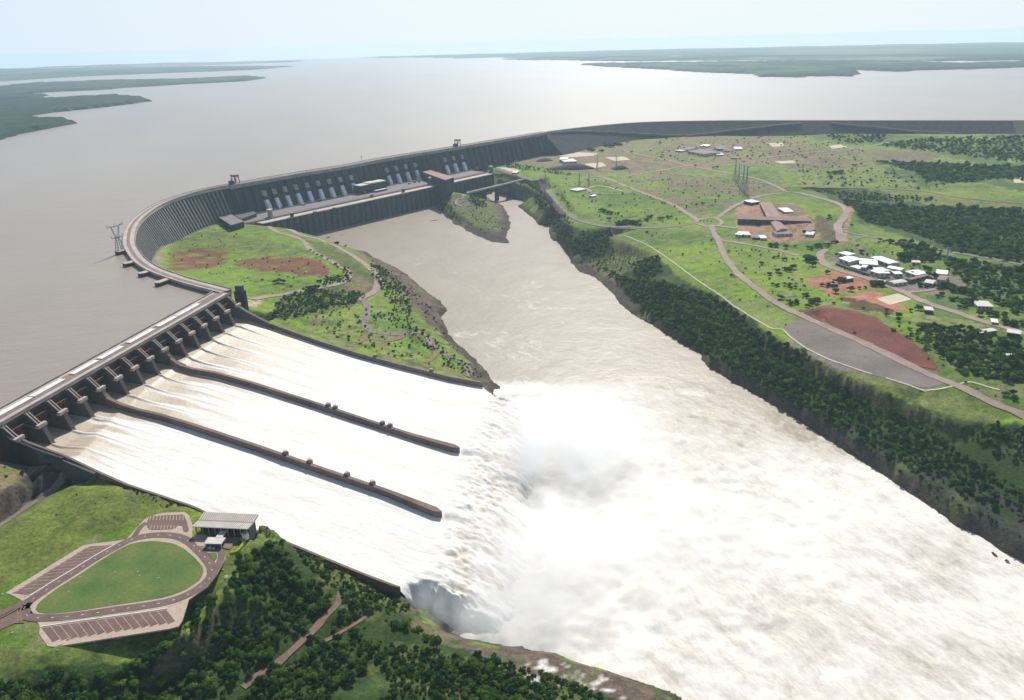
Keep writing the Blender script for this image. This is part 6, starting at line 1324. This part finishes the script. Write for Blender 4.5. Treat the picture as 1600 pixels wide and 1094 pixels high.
# continuous woods and scrub: ONE object each would not be countable
SCR = []
def wood(poly, sp_, r0, r1, seed, dens=1.):
    q = scatter(poly, sp_, seed, dens); r = np.random.default_rng(seed+900); n_ = fbm(q[:, 0], q[:, 1], 45, 3, 410+seed)
    rad = (r0*.75+(r1*1.15-r0*.75)*r.random(len(q))**1.4)*(.7+.6*n_); return np.c_[q, rad]
woods = [rest,
 wood([(907, 364), (950, 358), (954, 378), (942, 402), (898, 397), (890, 384)], 6, 3.5, 5.5, 11),
 wood([(990, 412), (1030, 399), (1034, 425), (1012, 438), (994, 436)], 6, 3.5, 5.5, 12),
 wood([(955, 425), (985, 437), (1035, 440), (1060, 447), (1110, 462), (1150, 485), (1162, 500), (1185, 515), (1215, 532), (1262, 552), (1300, 578), (1330, 596), (1330, 625), (1320, 680), (1262, 645), (1197, 605), (1110, 560), (1060, 522), (1010, 487), (980, 460)], 5.2, 3.0, 5.6, 13, 1.),
 wood([(1330, 612), (1400, 640), (1450, 668), (1500, 705), (1550, 740), (1610, 770), (1700, 830), (1700, 880), (1600, 815), (1487, 762), (1412, 726), (1337, 690), (1310, 660)], 5.2, 2.6, 4.6, 14, .95),
 wood([(1375, 606), (1435, 640), (1500, 664), (1575, 662), (1610, 668), (1700, 728), (1700, 800), (1600, 735), (1520, 690), (1450, 655), (1400, 628)], 5.2, 2.2, 4.2, 15, .95),
 wood([(1310, 309), (1345, 317), (1400, 322), (1500, 324), (1600, 328), (1750, 340), (1750, 440), (1600, 411), (1480, 394), (1474, 382), (1440, 370), (1400, 356), (1350, 350), (1338, 332)], 9.5, 5.5, 8.5, 16),
 wood([(1262, 295), (1350, 300), (1450, 309), (1480, 314), (1400, 316), (1345, 315), (1300, 305)], 9, 3.5, 5.5, 17, .8),
 wood([(1365, 252), (1480, 256), (1600, 262), (1750, 270), (1750, 300), (1560, 279), (1510, 287), (1450, 284), (1425, 268)], 11, 6, 9, 18),
 wood([(1370, 226), (1440, 218), (1600, 214), (1750, 214), (1750, 262), (1600, 256), (1500, 243), (1410, 233)], 12, 5, 8, 19, .75),
 wood([(1290, 210), (1390, 211), (1380, 222), (1330, 226), (1300, 218)], 11, 4, 7, 20, .6),
 wood([(1470, 402), (1600, 420), (1750, 440), (1750, 540), (1600, 505), (1570, 480), (1530, 462), (1500, 438), (1480, 420)], 9.5, 5, 8, 21, .95),
 wood([(1438, 512), (1490, 510), (1532, 520), (1560, 530), (1600, 545), (1700, 560), (1700, 620), (1600, 600), (1535, 594), (1500, 586), (1482, 562), (1450, 547)], 8.5, 5, 8, 22, .97),
 wood([(1380, 375), (1420, 378), (1470, 392), (1475, 408), (1440, 412), (1410, 392)], 9, 5, 7.5, 23, .8),
 wood([(818, 292), (842, 303), (862, 330), (880, 350), (895, 362), (890, 395), (870, 368), (852, 332), (835, 312)], 5, 2.5, 4.5, 24, 1.),
 wood([(436, 467), (475, 452), (560, 455), (572, 464), (550, 476), (480, 490), (450, 500), (420, 492)], 5.5, 2.4, 4.6, 25, .85),
 wood([(575, 410), (600, 420), (630, 445), (640, 470), (645, 500), (612, 485), (595, 450), (578, 425)], 5.5, 2.2, 4.2, 26, .75),
 wood([(470, 385), (545, 420), (552, 440), (520, 446), (490, 440), (540, 425), (500, 402)], 5, 1.8, 3.6, 27, .8),
 wood([(640, 500), (700, 550), (740, 575), (760, 590), (730, 592), (690, 560), (620, 510), (560, 480)], 5, 1.4, 3.0, 28, .6),
 wood([(735, 305), (755, 312), (762, 325), (745, 325), (732, 312)], 6, 3, 5, 29),
 wood([(690, 312), (712, 335), (702, 342), (684, 325)], 6, 2.4, 4, 30, .8),
 wood([(270, 350), (285, 348), (284, 372), (266, 372)], 6, 2, 4, 31, .6),
 wood([(460, 850), (540, 885), (620, 920), (640, 955), (600, 960), (540, 950), (530, 925), (470, 880)], 3.2, 1.2, 3.0, 32, .95),
 wood([(560, 1000), (700, 1020), (850, 1050), (950, 1094), (640, 1110)], 3.4, 1.4, 3.4, 33, .97),
 wood([(190, 757), (260, 780), (310, 800), (340, 812), (300, 795), (250, 790), (200, 768)], 4, .9, 1.8, 34, .6),
 wood([(850, 278), (905, 335), (915, 345), (890, 330), (868, 300), (848, 285)], 6, 2, 3.5, 35, .7),
 wood([(770, 250), (860, 265), (915, 276), (860, 272), (790, 262)], 7, 2, 4, 36, .8)]
woods += [wood([(850, 285), (960, 278), (1080, 330), (1060, 350), (950, 352), (905, 340)], 17, 1.2, 3.4, 41, .35), wood([(960, 362), (1090, 352), (1125, 385), (1240, 492), (1330, 560), (1240, 520), (1100, 440)], 20, 1.0, 2.8, 42, .28),
 wood([(1130, 380), (1250, 402), (1300, 470), (1250, 488), (1180, 445)], 15, 1.2, 3.2, 43, .35), wood([(960, 262), (1220, 290), (1100, 336), (1000, 300)], 20, 1.2, 3.4, 44, .4), wood([(1020, 212), (1330, 208), (1360, 262), (1200, 258), (1010, 255)], 22, 1.6, 4.5, 45, .5),
 wood([(1240, 258), (1420, 262), (1500, 300), (1250, 290)], 17, 2, 5, 46, .5), wood([(262, 365), (440, 366), (540, 424), (430, 460), (262, 410)], 12, .9, 2.6, 47, .22), wood([(440, 466), (560, 470), (640, 500), (745, 585), (600, 560), (470, 510)], 8, 1.6, 3.6, 48, .34),
 wood([(1326, 372), (1400, 380), (1440, 420), (1380, 398), (1340, 390)], 11, 1.5, 4, 49, .5), wood([(1380, 505), (1440, 500), (1500, 600), (1600, 640), (1440, 560)], 9, 1.5, 4, 50, .45), wood([(690, 310), (740, 312), (795, 360), (760, 372), (710, 345)], 7, 1, 2.6, 51, .4),
 wood([(893, 402), (960, 440), (1060, 522), (1200, 615), (1337, 700), (1487, 775), (1600, 850), (1487, 740), (1330, 660), (1200, 590), (1060, 505), (960, 425)], 6, 1.4, 3.6, 52, .5), wood([(905, 362), (1026, 402), (1000, 420), (950, 430), (900, 400)], 6, 1.2, 3.0, 53, .6),
 wood([(0, 700), (90, 706), (80, 722), (0, 765), (-60, 790)], 5, 1, 2.4, 54, .4), wood([(560, 388), (600, 412), (640, 440), (690, 500), (740, 560), (700, 540), (650, 480), (600, 430)], 7, 1.0, 2.6, 55, .45), wood([(776, 276), (845, 300), (895, 350), (893, 395), (862, 345), (820, 300)], 6, 2, 4, 56, .8)]
woods += [wood([(20, 860), (150, 745), (330, 800), (220, 800), (130, 840)], 11, .35, 1.0, 61, .5), wood([(345, 920), (400, 830), (430, 830), (380, 900), (300, 975)], 7, .5, 1.4, 62, .6),
 wood([(1296, 396), (1345, 392), (1400, 400), (1450, 420), (1490, 430), (1460, 446), (1400, 440), (1350, 432), (1310, 420)], 13, 2.2, 4.4, 63, .5), wood([(895, 395), (1000, 470), (1100, 548), (1200, 605), (1330, 680), (1490, 775), (1620, 850), (1600, 870), (1480, 790), (1300, 675), (1100, 560), (960, 450)], 5, 1.2, 2.8, 64, .55)]
scr = np.vstack(woods); print('stuff trees', len(scr))
me = bpy.data.meshes.new('woodland'); me.vertices.add(len(scr)); me.vertices.foreach_set('co', np.c_[scr[:, :2], scr[:, 2]-scr[:, 3]*.25].astype(np.float32).ravel())
at = me.attributes.new('size', 'FLOAT', 'POINT'); at.data.foreach_set('value', scr[:, 3].astype(np.float32)); me.update()
wo = bpy.data.objects.new('woodland', me); C.objects.link(wo); tag(wo, kind='stuff')
ng = bpy.data.node_groups.new('grow_woodland', 'GeometryNodeTree'); ng.interface.new_socket('Geometry', in_out='INPUT', socket_type='NodeSocketGeometry'); ng.interface.new_socket('Geometry', in_out='OUTPUT', socket_type='NodeSocketGeometry')
gi_ = ng.nodes.new('NodeGroupInput'); go_ = ng.nodes.new('NodeGroupOutput'); jn = ng.nodes.new('GeometryNodeJoinGeometry')
seen = {}
for o in bpy.data.objects:
    if o.name.startswith('crown') and o.data.name not in seen and o.data in [c[0] for c in CW+CS[:1]]: seen[o.data.name] = o
for o in seen.values():
    oi = ng.nodes.new('GeometryNodeObjectInfo'); oi.inputs['Object'].default_value = o; oi.inputs['As Instance'].default_value = True; ng.links.new(oi.outputs['Geometry'], jn.inputs[0])
ip = ng.nodes.new('GeometryNodeInstanceOnPoints'); ip.inputs['Pick Instance'].default_value = True
ng.links.new(gi_.outputs[0], ip.inputs['Points']); ng.links.new(jn.outputs[0], ip.inputs['Instance'])
rv = ng.nodes.new('FunctionNodeRandomValue'); rv.data_type = 'FLOAT_VECTOR'; rv.inputs['Min'].default_value = (0, 0, 0); rv.inputs['Max'].default_value = (.15, .15, 6.28); ng.links.new(rv.outputs[0], ip.inputs['Rotation'])
na = ng.nodes.new('GeometryNodeInputNamedAttribute'); na.data_type = 'FLOAT'; na.inputs['Name'].default_value = 'size'; ng.links.new(na.outputs[0], ip.inputs['Scale'])
ng.links.new(ip.outputs[0], go_.inputs[0]); md = wo.modifiers.new('grow', 'NODES'); md.node_group = ng
# ------------------------------------------------------------------ SPRAY over the plunge pool
def mist(px_, py_, z, rx, ry, rz, dens, seed, rot=0., noise=.034, thr=(.42, .75)):
    c_ = P(px_, py_, z); m = bpy.data.materials.new('spray'); m.use_nodes = True; nt = m.node_tree; nt.nodes.clear()
    ou = nt.nodes.new('ShaderNodeOutputMaterial'); pv = nt.nodes.new('ShaderNodeVolumePrincipled'); pv.inputs['Color'].default_value = (1, 1, 1, 1); pv.inputs['Anisotropy'].default_value = 0
    tc = nt.nodes.new('ShaderNodeTexCoord').outputs['Object']; ln = nt.nodes.new('ShaderNodeVectorMath'); ln.operation = 'LENGTH'; nt.links.new(tc, ln.inputs[0])
    n = NZ(nt, noise, 6, .62, POS(nt), None, .3); fall = RMP(nt, ln.outputs['Value'], [(0.15, 1), (.95, 0)])
    d = MATH(nt, 'SUBTRACT', MATH(nt, 'ADD', fall, MATH(nt, 'MULTIPLY', n, 1.6)), 1.08); d = MATH(nt, 'MULTIPLY', MATH(nt, 'MAXIMUM', d, 0.), dens)
    nt.links.new(d, pv.inputs['Density']); nt.links.new(pv.outputs[0], ou.inputs['Volume'])
    rows = []; 
    for i in range(1, 12):
        th = math.pi*i/12; rows.append([(math.sin(th)*math.cos(p_), math.sin(th)*math.sin(p_), -math.cos(th)) for p_ in np.linspace(0, 6.28318, 25)[:-1]])
    mb = MB(); mb.strip(rows, True); o = mb.build('spray_mist', m); o.location = (*c_, z); o.scale = (rx, ry, rz); o.rotation_euler[2] = rot
    tag(o, kind='stuff'); return o
mist(890, 680, 126, 135, 140, 46, .05, 1)
mist(850, 860, 125, 110, 115, 36, .04, 2)
mist(700, 950, 118, 60, 34, 24, .04, 5, rot=-.3)
mist(790, 700, 122, 70, 80, 24, .05, 6)
mist(800, 955, 122, 110, 55, 26, .035, 3, rot=-.2)
mist(1010, 820, 115, 150, 150, 26, .03, 4)
